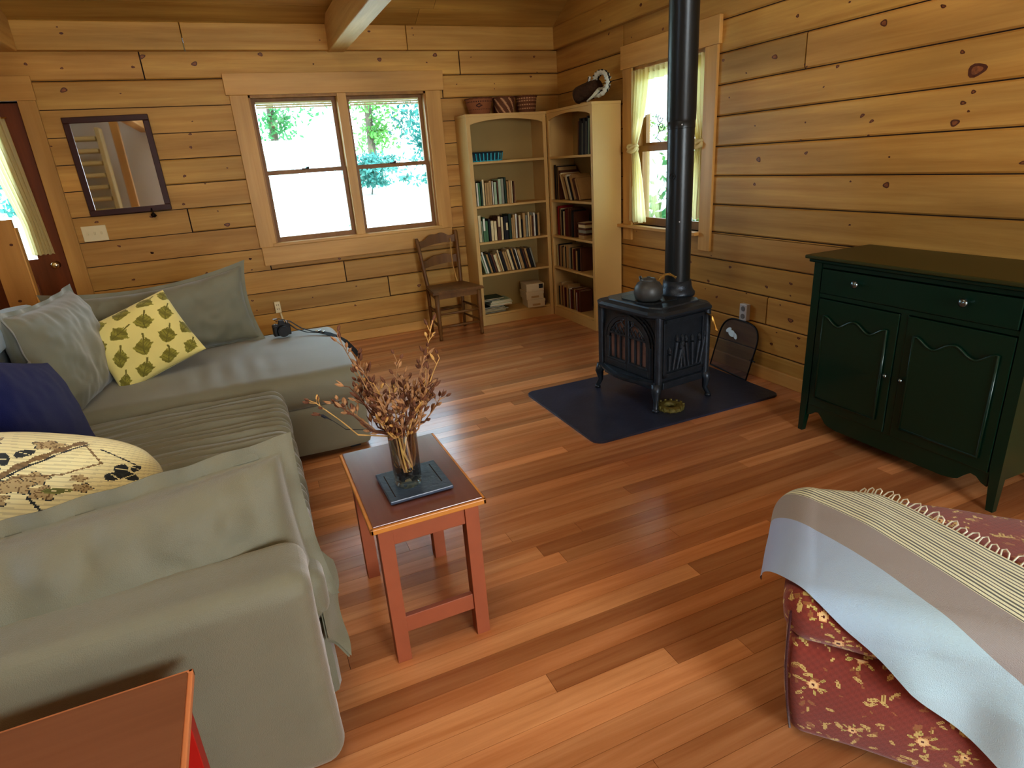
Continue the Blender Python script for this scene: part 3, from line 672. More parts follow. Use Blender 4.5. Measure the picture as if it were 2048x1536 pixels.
for k, nm in enumerate(('lowest', 'middle', 'topmost')):
    T = MLB @ Matrix.Translation((.49 + (.01, 0, .005)[k], zz, .01)) @ Matrix.Rotation((.16, .12, .14)[k], 4, 'Y')
    t_ = thing('card_box', 'cream lidded card box, %s of three stacked in the left bookcase' % nm + (', with a dark picture' if k == 2 else ''), 'box', tuple(T @ Vector((.09, 0, .1))), 'cream boxes stacked in the left bookcase')
    mb = MB(); mb.box(0, .18, 0, .058, 0, .21, M=T, bev=.002); mb.build('box_body', [M['card']], t_)
    mb = MB(); mb.box(-.003, .183, .052, .078, -.003, .213, M=T, bev=.002); mb.build('lid', [M['card']], t_)
    if k == 2:
        mb = MB(); mb.box(.128, .17, .028, .07, -.0045, -.0035, M=T); mb.build('picture_label', [BM['black']], t_)
    else:
        mb = MB(); mb.box(.05, .13, .015, .035, -.0012, -.0002, M=T); mb.build('label_plate', [BM['tan']], t_)
    zz += .0795
mb = MB(); T = MLB @ Matrix.Translation((.69, .1056, .05))
mb.lathe([(.0, 0), (.028, .002), (.034, .02), (.03, .045), (.016, .06), (.012, .075), (.0, .076)], n=20, M=T @ Matrix.Rotation(-PI / 2, 4, 'X'))
tag(mb.build('small_jar', [BM['brown']], smooth=True), 'small brown jar at the right foot of the left bookcase', 'jar')

# ------------------------------------------------------------------ teal basket on the first shelf
M['teal'] = simple('teal_plastic', rgb(20, 168, 186), .4); M['teald'] = simple('teal_dark', rgb(8, 44, 56), .5)
t_ = thing('teal_tray', 'slotted teal plastic basket on the top shelf of the left bookcase', 'basket', (2.2, 5.62, SH[0]))
mb = MB(); x0, x1, ya, yb, z = 2.045, 2.345, 5.53, 5.70, SH[0] + .001
mb.box(x0 + .01, x1 - .01, ya + .01, yb - .01, z, z + .008)
def slope(x, y, f): return x
for (p, q) in (((x0, ya), (x1, ya)), ((x0, yb), (x1, yb)), ((x0, ya), (x0, yb)), ((x1, ya), (x1, yb))):
    n = int(math.hypot(q[0] - p[0], q[1] - p[1]) / .034)
    cx, cy = (x0 + x1) / 2, (ya + yb) / 2
    for i in range(n + 1):
        f = i / n; X, Y = lerp(p[0], q[0], f), lerp(p[1], q[1], f); Xi, Yi = cx + (X - cx) * .93, cy + (Y - cy) * .9
        mb.tube([(Xi, Yi, z), (X, Y, z + .07)], .0065, n=6)
mb.build('slotted_body', [M['teal']], t_)
mb = MB(); mb.tube([(x0, ya, z + .074), (x1, ya, z + .074), (x1, yb, z + .074), (x0, yb, z + .074)], .008, n=8, closed=True); mb.build('rim', [M['teald']], t_)
mb = MB(); mb.box(x0 + .02, x1 - .02, ya + .02, yb - .02, z + .008, z + .066); mb.build('liner', [M['teald']], t_)

# ------------------------------------------------------------------ woven baskets on top
M['weave'] = simple('woven_basket', None, .8, vc=True, bump=.5, bscale=120)
def basket(cx, cy, r0, r1, h, label, pat):
    t = thing('woven_basket', label, 'basket', (cx, cy, 1.913), 'woven baskets on top of the left bookcase')
    mb = MB(); z0 = 1.913; nu, nv = 72, 26
    def fn(u, v):
        r = r0 + (r1 - r0) * v ** .8 + .0018 * math.sin(v * nv * PI) * math.cos(u * 36 * 2 * PI); a = 2 * PI * u
        return (cx + r * math.cos(a), cy + r * math.sin(a), z0 + h * v)
    mb.grid(fn, nu, nv, pat)
    mb.lathe([(0, .002), (r0, .002)], (cx, cy, z0), n=36, col=rgb(90, 54, 30))
    mb.grid(lambda u, v: (cx + (r0 + (r1 - r0) * v ** .8 - .005) * math.cos(2 * PI * u), cy + (r0 + (r1 - r0) * v ** .8 - .005) * math.sin(2 * PI * u), z0 + h * v), 36, 2, lambda u, v: rgb(84, 46, 26), flip=True)
    mb.build('body', [M['weave']], t, smooth=True)
    mb = MB(); mb.tube([(cx + r1 * math.cos(a * PI / 18), cy + r1 * math.sin(a * PI / 18), z0 + h + .003 * (a % 2)) for a in range(36)], .006, n=6, closed=True, col=rgb(110, 66, 38))
    mb.build('rim', [M['weave']], t, smooth=True)
b1, b2, lt = rgb(150, 96, 58), rgb(58, 26, 16), rgb(196, 152, 110)
def patA(u, v):
    a = ((u * 2 * PI + PI / 2 + .38) + PI) % (2 * PI) - PI
    if .30 < v < .36 or .78 < v < .84: return b2 if int(u * 72) % 2 else b1
    if abs(a) / .3 + abs(v - .57) / .14 < 1 and not (abs(a) / .3 + abs(v - .57) / .14 < .45): return b2
    return b1 if (int(u * 72) + int(v * 26)) % 2 else mul(b1, .9)
def patB(u, v): return lt if math.sin(u * 2 * PI * 9 + v * 9) > .55 else (mul(b1, .55) if (int(u * 72) + int(v * 26)) % 2 else mul(b1, .42))
def patC(u, v):
    s_ = int(v * 13)
    if s_ in (3, 6, 9, 11) and int(u * 48) % 2: return lt
    return mul(b1, .62) if int(u * 72) % 2 else mul(b1, .5)
basket(2.205, 5.665, .088, .125, .13, 'woven brown basket with a dark diamond, leftmost on top of the left bookcase', patA)
basket(2.455, 5.675, .080, .105, .135, 'dark woven basket with slanting pale stripes, middle of the three on the bookcase', patB)
basket(2.685, 5.680, .078, .098, .14, 'reddish brown basket with dotted bands, rightmost of the three on the bookcase', patC)

# ------------------------------------------------------------------ drum-like log and black and white ring on the right bookcase
M['bark'] = simple('dark_bark', rgb(70, 48, 30), .9, var=.35, vscale=30, bump=.8, bscale=60)
M['cutwood'] = simple('cut_log_end', rgb(176, 142, 84), .8, var=.15, vscale=20)
t_ = thing('log_piece', 'short dark log with pale cut end lying on the right bookcase', 'log', (2.93, 4.90, 1.913))
ax0, ax1 = Vector((2.86, 5.03, 1.985)), Vector((2.945, 4.82, 2.03))
mb = MB(); n = 22; ring = []
d = (ax1 - ax0).normalized(); a = Vector((0, 0, 1)); b = d.cross(a).normalized(); a = b.cross(d)
pts = [ax0 + (ax1 - ax0) * f for f in (0, .1, .35, .7, 1)]
mb.tube(pts, [.062, .07, .072, .07, .064], n=24); mb.build('log_body', [M['bark']], t_, smooth=True)
mb = MB(); mb.cyl(ax0 - d * .012, ax0 + d * .004, .055, .06, n=24); mb.build('cut_end', [M['cutwood']], t_)
mb = MB(); mb.box(2.86, 2.98, 4.90, 4.99, 1.913, 1.93, bev=.004); mb.build('wood_chip_base', [M['cutwood']], t_)
M['bw'] = simple('black_white_plush', None, .95, vc=True, bump=.6, bscale=150)
t_ = thing('plush_ring', 'black and white fluffy striped coil draped over the log on the bookcase', 'ornament', (2.95, 4.78, 1.913))
mb = MB(); L = 90
def coil(f):
    t = f * 2 * PI * 1.55 + 2.5
    r = .104 - .045 * f
    return Vector((2.90 + .05 * f, 4.76 - r * math.cos(t) * 1.45, 2.055 + r * math.sin(t) * .95 + .0 * f))
path = [coil(i / L) for i in range(L + 1)]
rad = [(.020 + .006 * math.sin(i * 1.9) + .004 * math.sin(i * 4.1)) * (.6 if i < 4 else 1) for i in range(L + 1)]
b0 = len(mb.f); mb.tube(path, rad, n=14)
for k in range(len(mb.f)):
    seg, ang = k // 14, k % 14
    mb.c[k] = (.012, .012, .014) if ((ang + seg // 9) % 7 in (1, 2)) else (.72, .76, .68)
mb.build('coil', [M['bw']], t_, smooth=True)
mb = MB(); mb.tube([(2.84, 4.83, 1.925), (2.86, 4.78, 1.955), (2.89, 4.73, 2.0)], [.009, .011, .016], n=8, col=(.7, .74, .6)); mb.build('tail', [M['bw']], t_, smooth=True)
# ------------------------------------------------------------------ hearth pad
M['pad'] = simple('hearth_pad', rgb(50, 56, 74), .36, var=.25, vscale=6, bump=.15, bscale=40)
def rrect(x0, x1, y0, y1, r, n=6):
    P = []
    for cx, cy, a in ((x1 - r, y1 - r, 0), (x0 + r, y1 - r, PI / 2), (x0 + r, y0 + r, PI), (x1 - r, y0 + r, 3 * PI / 2)):
        for i in range(n + 1): t = a + PI / 2 * i / n; P.append((cx + r * math.cos(t), cy + r * math.sin(t)))
    return P
mb = MB(); mb.prism(rrect(1.578, 2.93, 2.665, 3.60, .06), .0005, .012); mb.prism(rrect(1.582, 2.926, 2.669, 3.596, .058), .012, .0135)
tag(mb.build('hearth_pad', [M['pad']]), 'large dark slate-blue hearth pad with rounded corners under the stove', 'hearth pad')
ZP = .0137
# ------------------------------------------------------------------ wood stove
M['iron'] = simple('cast_iron', rgb(54, 62, 70), .36, .45, var=.2, vscale=20, bump=.2, bscale=150)
M['iron2'] = simple('cast_iron_plain', rgb(34, 38, 40), .5, .2, bump=.2, bscale=200)
M['pipe'] = simple('stovepipe_black', rgb(44, 48, 48), .33, .35, bump=.05, bscale=50)
M['stglass'] = simple('sooty_stove_glass', rgb(140, 116, 108), .12, 0, var=.35, vscale=9)
st = thing('wood_stove', 'black cast iron wood stove with arched barred glass doors on the hearth pad', 'stove', (2.31, 3.14, ZP))
A = math.radians(6.5)
MS = Matrix.Translation((2.075, 3.13, ZP)) @ Matrix.Rotation(A, 4, 'Z')   # local: x depth (0 front .. .47), y width, z up ; front faces -x
Wd, Dp = .30, .45
def SP(nm, fn, mt='iron', par=st, smooth=False):
    mb = MB(); fn(mb)
    # transform to world
    mb.v = [tuple(MS @ Vector(p)) for p in mb.v]
    return mb.build(nm, [M[mt]] if isinstance(mt, str) else mt, par, smooth=smooth)
def body(mb):
    mb.box(.045, Dp - .02, -Wd + .03, Wd - .03, .17, .58, bev=.01)
    for x in (.03, Dp - .03):
        for y in (-Wd + .03, Wd - .03):
            mb.cyl((x, y, .16), (x, y, .585), .024, n=14)
    # near and far side panels with a raised frame and a relief of stalks
    for s in (-1, 1):
        y = s * (Wd - .03)
        for b in ((.06, Dp - .05, .20, .225), (.06, Dp - .05, .535, .56), (.06, .085, .2, .56), (Dp - .075, Dp - .05, .2, .56)):
            mb.box(b[0], b[1], min(y, y + s * .012), max(y, y + s * .012), b[2], b[3], bev=.003)
        for k in range(9):
            x = .11 + k * .032; h = .10 + .07 * abs(math.sin(k * 1.7))
            mb.cyl((x, y + s * .004, .24), (x + .03 * math.sin(k), y + s * .006, .24 + h), .009, .014, n=8)
            mb.lathe([(0, -.02), (.012, -.01), (.014, .01), (0, .03)], (x + .03 * math.sin(k), y + s * .006, .26 + h), n=8)
SP('stove_body', body)
def topf(mb):
    pl_ = [(-.025, -Wd + .07), (.03, -Wd - .015), (Dp - .04, -Wd - .015), (Dp + .01, -Wd + .05), (Dp + .01, Wd - .05), (Dp - .04, Wd + .015), (.03, Wd + .015), (-.025, Wd - .07)]
    cx = .22
    def sc_(k, z): return [(cx + (x - cx) * k, y * k, z) for x, y in pl_]
    lv = [sc_(.95, .572), sc_(1.0, .585), sc_(1.0, .598), sc_(.94, .612), sc_(.80, .622), sc_(.78, .630)]
    b = len(mb.v)
    for l in lv: mb.v += l
    for j in range(5):
        for i in range(8): mb.face([b + j * 8 + i, b + j * 8 + (i + 1) % 8, b + (j + 1) * 8 + (i + 1) % 8, b + (j + 1) * 8 + i])
    mb.face([b + i for i in range(7, -1, -1)]); mb.face([b + 40 + i for i in range(8)])
SP('top_plate', topf)
SP('griddle_lid', lambda mb: mb.prism([(.10, -.15), (.06, -.10), (.06, .10), (.10, .15), (.29, .15), (.33, .10), (.33, -.10), (.29, -.15)], .629, .638), 'iron2')
def facade(mb):
    # arched surround around the two doors
    n = 20; oy, oz = .235, .50; iy = .195
    outer = [(-Wd + .05, .17), (-Wd + .05, .575), (Wd - .05, .575), (Wd - .05, .17)]
    for k in range(n):
        a0, a1 = PI * k / n, PI * (k + 1) / n
        for r0, r1, x in ((.20, .215, .012), (.215, .232, .02), (.232, .25, .028)):
            def pt(r, a, X): return (X, r * math.cos(a) * 1.0, .385 + r * math.sin(a) * .80)
            mb.add([pt(r0, a0, x), pt(r1, a0, x), pt(r1, a1, x), pt(r0, a1, x), pt(r0, a0, .06), pt(r1, a0, .06), pt(r1, a1, .06), pt(r0, a1, .06)],
                   [(0, 1, 2, 3), (4, 7, 6, 5), (0, 4, 5, 1), (3, 2, 6, 7)])
    for s in (-1, 1):
        for r0, r1, x in ((.20, .215, .012), (.215, .232, .02), (.232, .25, .028)):
            a, b = sorted((s * r0, s * r1)); mb.box(x, .06, a, b, .19, .385)
    # spandrel
    pts = [(.25 * math.cos(PI * k / n), .385 + .25 * .8 * math.sin(PI * k / n)) for k in range(n + 1)]
    for k in range(n):
        (ya, za), (yb, zb) = pts[k], pts[k + 1]
        mb.add([(.034, ya, za), (.034, yb, zb), (.034, yb, .585), (.034, ya, .585)], [(0, 1, 2, 3)])
    for s in (-1, 1): mb.box(.034, .06, min(s * .25, s * .272), max(s * .25, s * .272), .17, .585)
SP('front_arch', facade)
def door(s):
    par = SP('stove_door', lambda mb: doorf(mb, s))
    def gl(mb):
        n = 10; pts = [(.0, .22)] + [(.0, .385 + .178 * .8)] + [(s * .178 * math.sin(PI / 2 * k / n), .385 + .178 * .8 * math.cos(PI / 2 * k / n)) for k in range(1, n + 1)] + [(s * .178, .22)]
        mb.add([(.034, y, z) for y, z in pts], [tuple(range(len(pts)))])
    SP('door_glass', gl, 'stglass', par)
    return par
def doorf(mb, s):
    n = 10
    def S(y0, y1): return (min(s * y0, s * y1), max(s * y0, s * y1))
    mb.box(.012, .04, *S(.001, .018), .19, .56, bev=.003); mb.box(.012, .04, *S(.175, .198), .19, .385, bev=.003); mb.box(.010, .04, *S(.001, .198), .19, .235, bev=.004)
    mb.box(.006, .03, *S(.012, .19), .238, .25, bev=.002)
    for k in range(n):
        a0, a1 = PI / 2 * k / n, PI / 2 * (k + 1) / n
        def pt(r, a, X): return (X, s * r * math.sin(a), .385 + r * .8 * math.cos(a))
        mb.add([pt(.172, a0, .014), pt(.198, a0, .014), pt(.198, a1, .014), pt(.172, a1, .014), pt(.172, a0, .04), pt(.198, a0, .04), pt(.198, a1, .04), pt(.172, a1, .04)],
               [(0, 1, 2, 3), (4, 7, 6, 5), (0, 4, 5, 1), (3, 2, 6, 7)])
    for k in (1, 2): mb.box(.016, .03, *S(.018 + k * .052 - .0045, .018 + k * .052 + .0045), .235, .42)
    mb.box(.014, .03, *S(.018, .176), .41, .422)
    # tracery in the arch
    for k in range(4):
        y = .035 + k * .036; mb.tube([(.02, s * y, .42), (.02, s * (y + .02), .445), (.02, s * y, .47), (.02, s * (y - .012), .445), (.02, s * y, .42)], .0045, n=6)
    mb.tube([(.02, s * .02, .47), (.02, s * .06, .50), (.02, s * .10, .485), (.02, s * .15, .44)], .005, n=6)
    mb.tube([(.016, s * .02 * (1 + .6 * math.cos(t * PI / 6)) + s * .03, .515 + .012 * math.sin(t * PI / 6)) for t in range(12)], .004, n=6, closed=True)
door(-1); door(1)
def lip(mb):
    n = 14; P = [(.05, -Wd + .02), (.0, -Wd + .04)] + [(-.005 - .07 * math.sin(PI * k / n), (-Wd + .05) + (2 * Wd - .1) * k / n) for k in range(n + 1)] + [(.0, Wd - .04), (.05, Wd - .02)]
    mb.prism(P, .165, .180); mb.prism([(.05 + (x - .05) * .82, y * .96) for x, y in P], .150, .165)
    mb.prism([(.05 + (x - .05) * .7, y * .9) for x, y in P], .18, .188)
    # skirt between the legs
    mb.box(.02, .04, -Wd + .06, Wd - .06, .118, .165, bev=.006)
    for s in (-1, 1): mb.box(.06, Dp - .06, s * (Wd - .03) - .01, s * (Wd - .03) + .01, .125, .17, bev=.006)
    mb.box(.03, Dp - .02, -Wd + .03, Wd - .03, .15, .172)
SP('ash_lip', lip)
for sx in (0, 1):
    for sy in (-1, 1):
        x, y = (.02, Dp - .03)[sx], sy * (Wd - .035); ox, oy = (-1, 1)[sx], sy
        def leg(mb):
            pts = [(x, y, .165), (x + ox * .012, y + oy * .012, .12), (x + ox * .006, y + oy * .006, .06), (x + ox * .022, y + oy * .02, .018), (x + ox * .03, y + oy * .028, .0085)]
            mb.tube(pts, [.034, .028, .016, .015, .008], n=12)
            mb.lathe([(0, 0), (.020, .002), (.020, .012), (.012, .02), (0, .022)], (x + ox * .022, y + oy * .02, 0), n=14)
        SP('leg', leg, smooth=True)
def hnd(mb):
    mb.tube([(.24, -Wd - .01, .56), (.24, -Wd - .05, .555), (.25, -Wd - .075, .53)], .006, n=8)
def damp(mb):
    pts = []
    for k in range(60):
        f = k / 59; pts.append((.40 + .02 * f + .008 * math.cos(k * 1.6), -Wd - .03 - .02 * f + .0 , .535 - .085 * f + .008 * math.sin(k * 1.6)))
    mb.tube(pts, .0028, n=5)
    mb.tube([(.395, -Wd + .01, .55), (.40, -Wd - .03, .538), (.42, -Wd - .05, .45)], .004, n=6)
SP('damper_handle', damp, 'brass')
# stovepipe: collar and pipe sections are parts of the pipe
pp = thing('stovepipe', 'tall matte black stovepipe rising from the back of the wood stove', 'stovepipe', (2.472, 3.14, .645))
PX, PY = 2.472, 3.14
mb = MB(); mb.lathe([(.110, .640), (.112, .66), (.098, .675), (.09, .70), (.086, .735)], (PX, PY, 0), n=40); mb.build('flue_collar', [M['iron']], pp, smooth=True)
ztop = ceilz(PY) - .012
mb = MB()
mb.lathe([(.0775, .70), (.0775, 1.62), (.0795, 1.622), (.0795, 1.66), (.0782, 1.662)], (PX, PY, 0), n=44); mb.build('lower_section', [M['pipe']], pp, smooth=True, angle=.6)
mb = MB(); mb.lathe([(.0782, 1.655), (.083, 1.67), (.083, 2.30), (.085, 2.305), (.085, ztop)], (PX, PY, 0), n=44); mb.build('upper_section', [M['pipe']], pp, smooth=True, angle=.6)
mb = MB()
for z in (1.64, 1.10):
    for k in range(3): a = 2 + k * 2.1; mb.cyl((PX + .078 * math.cos(a), PY + .078 * math.sin(a), z), (PX + .085 * math.cos(a), PY + .085 * math.sin(a), z), .004, n=8)
mb.build('screws', [M['grayp']], pp)
mb = MB(); a = PI + .35; c = Vector((PX + .085 * math.cos(a), PY + .085 * math.sin(a), 1.36))
mb.tube([c + Vector((.012 * math.sin(-a) * math.cos(t * PI / 8) * 1.3, .012 * math.cos(a) * math.cos(t * PI / 8) * 1.3, .017 * math.sin(t * PI / 8))) for t in range(16)], .003, n=6, closed=True)
mb.cyl((PX + .07 * math.cos(a), PY + .07 * math.sin(a), 1.36), tuple(c), .004, n=8)
mb.build('damper_key', [M['iron2']], pp)
# steamer pot
M['enamel'] = simple('gray_iron_pot', rgb(78, 80, 78), .45, .3, var=.15, vscale=30)
kt = thing('steamer_pot', 'squat dark cast iron steamer pot with small lid on the stove beside the pipe', 'pot', (2.20, 3.10, .652))
kc = (2.215, 3.085, .6522)
mb = MB(); mb.lathe([(0, 0), (.062, .001), (.080, .012), (.088, .045), (.085, .08), (.068, .108), (.048, .118), (.046, .122), (.040, .122), (.038, .108)], kc, n=36); mb.build('pot_body', [M['enamel']], kt, smooth=True)
mb = MB(); mb.lathe([(.0, .118), (.044, .119), (.046, .126), (.038, .135), (.012, .139), (.010, .145), (.0, .146)], kc, n=28); mb.build('lid', [M['enamel']], kt, smooth=True)
mb = MB(); mb.cyl((kc[0] + .01, kc[1] + .07, kc[2] + .08), (kc[0] + .015, kc[1] + .11, kc[2] + .128), .013, .009, n=12); mb.build('spout', [M['enamel']], kt, smooth=True)
mb = MB()
pts = []
for k in range(70):
    f = k / 69; pts.append((kc[0] + .055 + .12 * f, kc[1] - .02 - .02 * f, kc[2] + .118 + .03 * math.sin(f * PI) + .008 * math.sin(k * 1.5)))
mb.tube(pts, .003, n=5); mb.build('coil_handle', [M['brass']], kt)
# round trivet under the stove leg
M['trivet'] = simple('olive_iron_trivet', rgb(112, 104, 52), .6, .2, var=.3, vscale=60, bump=.5, bscale=90)
mb = MB(); tc_ = (2.215, 2.845, ZP)
mb.lathe([(.035, 0), (.075, 0), (.082, .008), (.078, .024), (.06, .03), (.04, .026), (.035, .012), (.035, 0)], tc_, n=30)
for k in range(14): a = k * 2 * PI / 14; mb.cyl((tc_[0] + .072 * math.cos(a), tc_[1] + .072 * math.sin(a), ZP), (tc_[0] + .08 * math.cos(a), tc_[1] + .08 * math.sin(a), ZP + .034), .008, n=6)
tag(mb.build('round_trivet', [M['trivet']]), 'olive round ring trivet on the hearth pad beside the near stove leg', 'trivet')
# arched mesh panel leaning against the right wall
M['blk'] = simple('black_painted_steel', rgb(24, 22, 24), .5, .3)
M['pewter'] = simple('polished_pewter', rgb(214, 232, 240), .3, .3)
m, nt, b = newmat('dark_mesh'); b.inputs['Base Color'].default_value = (*rgb(70, 54, 52), 1); b.inputs['Roughness'].default_value = .6
tr = N(nt, 'ShaderNodeBsdfTransparent'); mx = N(nt, 'ShaderNodeMixShader'); mx.inputs[0].default_value = .55
nt.links.new(tr.outputs[0], mx.inputs[1]); nt.links.new(b.outputs[0], mx.inputs[2]); nt.links.new(mx.outputs[0], nt.nodes['Material Output'].inputs[0]); M['mesh'] = m
pa, pb = Vector((2.985, 3.385, .006)), Vector((2.945, 2.985, .006)); u = (pb - pa); Lp = u.length; u.normalize()
up = Vector((.115, -.02, .40)); up = (up - u * up.dot(u)).normalized(); w_ = u.cross(up).normalized()
Mf = frame(pa, u, up, w_)
t_ = thing('fire_screen', 'arched black mesh fire screen panel leaning against the right wall', 'fire screen', (2.97, 3.18, 0))
H_ = .37
out = [(0, .0)] + [(Lp / 2 - Lp / 2 * abs(math.cos(PI * k / 24)) ** .55 * (1 if k < 12 else -1), .22 + (H_ - .22) * math.sin(PI * k / 24) ** .8) for k in range(25)] + [(Lp, 0)]
mb = MB(); mb.tube([Mf @ Vector((x, y, 0)) for x, y in out], .006, n=8, closed=True); mb.build('frame', [M['blk']], t_, smooth=True)
mb = MB(); mb.add([(x, y, 0) for x, y in out], [tuple(range(len(out)))], M=Mf); mb.build('mesh', [M['mesh']], t_)
mb = MB(); mb.box(Lp - .02, Lp + .03, .135, .142, -.004, .004, M=Mf); mb.cyl(Mf @ Vector((Lp, .125, 0)), Mf @ Vector((Lp, .155, 0)), .008, n=8); mb.build('latch', [M['blk']], t_)
s_ = 1 if w_.x < 0 else -1
mb = MB()
for (cx, cy, rx, ry, th) in ((.095, .282, .028, .016, .5), (.135, .265, .038, .022, -.2), (.178, .255, .026, .015, -.7)):
    pts = [(cx + rx * math.cos(t * PI / 8) * math.cos(th) - ry * math.sin(t * PI / 8) * math.sin(th), cy + rx * math.cos(t * PI / 8) * math.sin(th) + ry * math.sin(t * PI / 8) * math.cos(th)) for t in range(16)]
    mb.prism(pts, -.006 if s_ < 0 else .002, -.002 if s_ < 0 else .006, Mf)
mb.build('leaf_emblem', [M['pewter']], t_)

# ------------------------------------------------------------------ green cabinet
M['green'] = simple('dark_green_paint', rgb(5, 44, 30), .30, var=.08, vscale=3, coat=.2)
M['greentop'] = simple('olive_green_top', rgb(58, 60, 26), .35, var=.1, vscale=3)  # top board is olive, paler than the green body
M['pewk'] = simple('pewter_knob', rgb(120, 130, 128), .25, .9)
cb = thing('green_cabinet', 'dark green painted sideboard with arched panel doors against the right wall', 'cabinet', (2.86, 1.765, 0))
cx0, cx1, cy0, cy1, ctop = 2.645, 3.055, 1.262, 2.268, .965
MC = frame((cx0, cy1, 0), (0, -1, 0), (0, 0, 1), (1, 0, 0)); CW, CD = cy1 - cy0, cx1 - cx0
def CP(nm, boxes, mt='green', par=cb, bev=.003):
    mb = MB()
    for q in boxes: mb.box(*q, M=MC, bev=bev)
    return mb.build(nm, [M[mt]], par)
def bead(mb, pts, r):
    mb.tube([MC @ Vector(p) for p in pts], r, n=8)
for u0 in (0, CW - .045):
    for w0 in (0, CD - .045):
        mb = MB(); sgn = 1
        vs = []; 
        for (v, k) in ((0, .6), (.13, .85), (.2, 1), (ctop - .04, 1)):
            cu = u0 + .0225 if False else (u0 + (.0 if u0 == 0 else .045)); hw = .045 * k
            ua, ub = (u0, u0 + hw) if u0 == 0 else (u0 + .045 - hw, u0 + .045); wa, wb = (w0, w0 + hw) if w0 == 0 else (w0 + .045 - hw, w0 + .045)
            vs += [(ua, v, wa), (ub, v, wa), (ub, v, wb), (ua, v, wb)]
        fs = [(0, 1, 2, 3)] + [(j * 4 + i, j * 4 + (i + 1) % 4, j * 4 + 4 + (i + 1) % 4, j * 4 + 4 + i) for j in range(3) for i in range(4)] + [(12, 15, 14, 13)]
        mb.add(vs, fs, M=MC); mb.build('leg', [M['green']], cb)
CP('carcass', [(.012, .03, .13, ctop - .035, .03, CD - .01), (CW - .03, CW - .012, .13, ctop - .035, .03, CD - .01), (.03, CW - .03, .13, .15, .03, CD - .02), (.03, CW - .03, .14, ctop - .04, CD - .02, CD - .01),
             (.045, CW - .045, ctop - .062, ctop - .04, .004, .03), (.045, CW - .045, .752, .775, .004, .03), (CW / 2 - .018, CW / 2 + .018, .16, .755, .004, .03)])
mb = MB(); n = 40; P = []
for k in range(n + 1):
    u_ = .045 + (CW - .09) * k / n; f = k / n
    P.append((u_, .10 + .035 * math.cos(f * 2 * PI * 1) * -1 * .0 + (.05 * (1 - min(1, min(f, 1 - f) / .16)) ** 1.2 * -.0) + .045 * (math.sin(min(1, min(f, 1 - f) / .14) * PI) ** 2) * 1.0 + (0 if .14 < f < .86 else 0) - (.03 if .2 < f < .8 else .03 * min(1, min(f, 1 - f) / .2))))
P += [(CW - .045, .17), (.045, .17)]
mb.prism(P, .006, .024, MC); mb.build('scalloped_apron', [M['green']], cb)
mb = MB(); mb.box(-.035, CW + .035, ctop - .018, ctop, -.035, CD + .02, 0, M=MC, bev=.005); mb.build('top_board', [M['greentop']], cb)
mb = MB(); mb.box(-.02, CW + .02, ctop - .036, ctop - .018, -.02, CD + .01, 0, M=MC, bev=.006); mb.build('top_moulding', [M['green']], cb)
dr = CP('drawer', [(.052, CW - .052, .778, ctop - .066, -.004, .02)])
for uu in (cy1 - 2.011, cy1 - 1.515):
    mb = MB(); mb.lathe([(0, 0), (.006, .001), (.006, .012), (.017, .018), (.019, .025), (.012, .031), (0, .032)], n=18, M=frame(MC @ Vector((uu, .853, -.004)), (0, 1, 0), (0, 0, 1), (-1, 0, 0)))
    mb.build('knob', [M['pewk']], dr, smooth=True)
for s, ua, ub in ((0, .050, CW / 2 - .02), (1, CW / 2 + .02, CW - .05)):
    d_ = CP('door', [(ua, ub, .165, .748, -.001, .018)])
    # raised panel with a double ogee top
    w = ub - ua - .09; a0 = ua + .045
    def og(f): return .645 + .021 * math.cos(2 * PI * abs(f - .5) * 2)
    top_ = [(a0 + w * k / 24, og(k / 24)) for k in range(25)]
    poly = [(a0, .22)] + [(a0 + w, .22)] + top_[::-1]
    mb = MB(); mb.prism(poly, -.010, .0, MC); pn = mb.build('raised_panel', [M['green']], d_)
    mb = MB(); bead(mb, [(x, y, -.008) for x, y in [(a0, .22)] + top_ + [(a0 + w, .22), (a0, .22)]], .0065); mb.build('bead', [M['green']], d_, smooth=True)
    uk = (ub - .018) if s == 0 else (ua + .018)
    mb = MB(); mb.lathe([(0, 0), (.004, .001), (.004, .010), (.010, .014), (.011, .019), (.0, .024)], n=14, M=frame(MC @ Vector((uk, .452, -.001)), (0, 1, 0), (0, 0, 1), (-1, 0, 0)))
    mb.build('knob', [M['pewk']], d_, smooth=True)

# ------------------------------------------------------------------ ladder-back chair
M['chair'] = wood('old_oak_chair', rgb(128, 92, 48), rgb(88, 58, 28), 'Z', .45)
ch = thing('ladder_back_chair', 'brown wooden ladder-back chair standing in front of the bookcase', 'chair', (1.70, 5.45, 0))
def CH(nm, fn, smooth=False):
    mb = MB(); fn(mb); return mb.build(nm, [M['chair']], ch, smooth=smooth)
FL, FR, BL, BR_ = (1.50, 5.262), (1.905, 5.268), (1.525, 5.62), (1.865, 5.64)
for (x, y) in (FL, FR):
    CH('leg', lambda mb: mb.lathe([(0, 0), (.015, .001), (.016, .02), (.013, .05), (.019, .07), (.019, .16), (.022, .17), (.019, .18), (.022, .26), (.022, .42), (0, .422)], (x, y, 0), n=14), True)
for (x, y, tx, tz) in ((*BL, 1.492, .885), (*BR_, 1.885, .925)):
    CH('back_post', lambda mb: mb.tube([(x, y, 0), (x, y, .25), (x, y, .45), (lerp(x, tx, .6), y + .035, .68), (tx, y + .075, tz - .02), (tx, y + .078, tz)], [.014, .017, .019, .018, .018, .012], n=10), True)
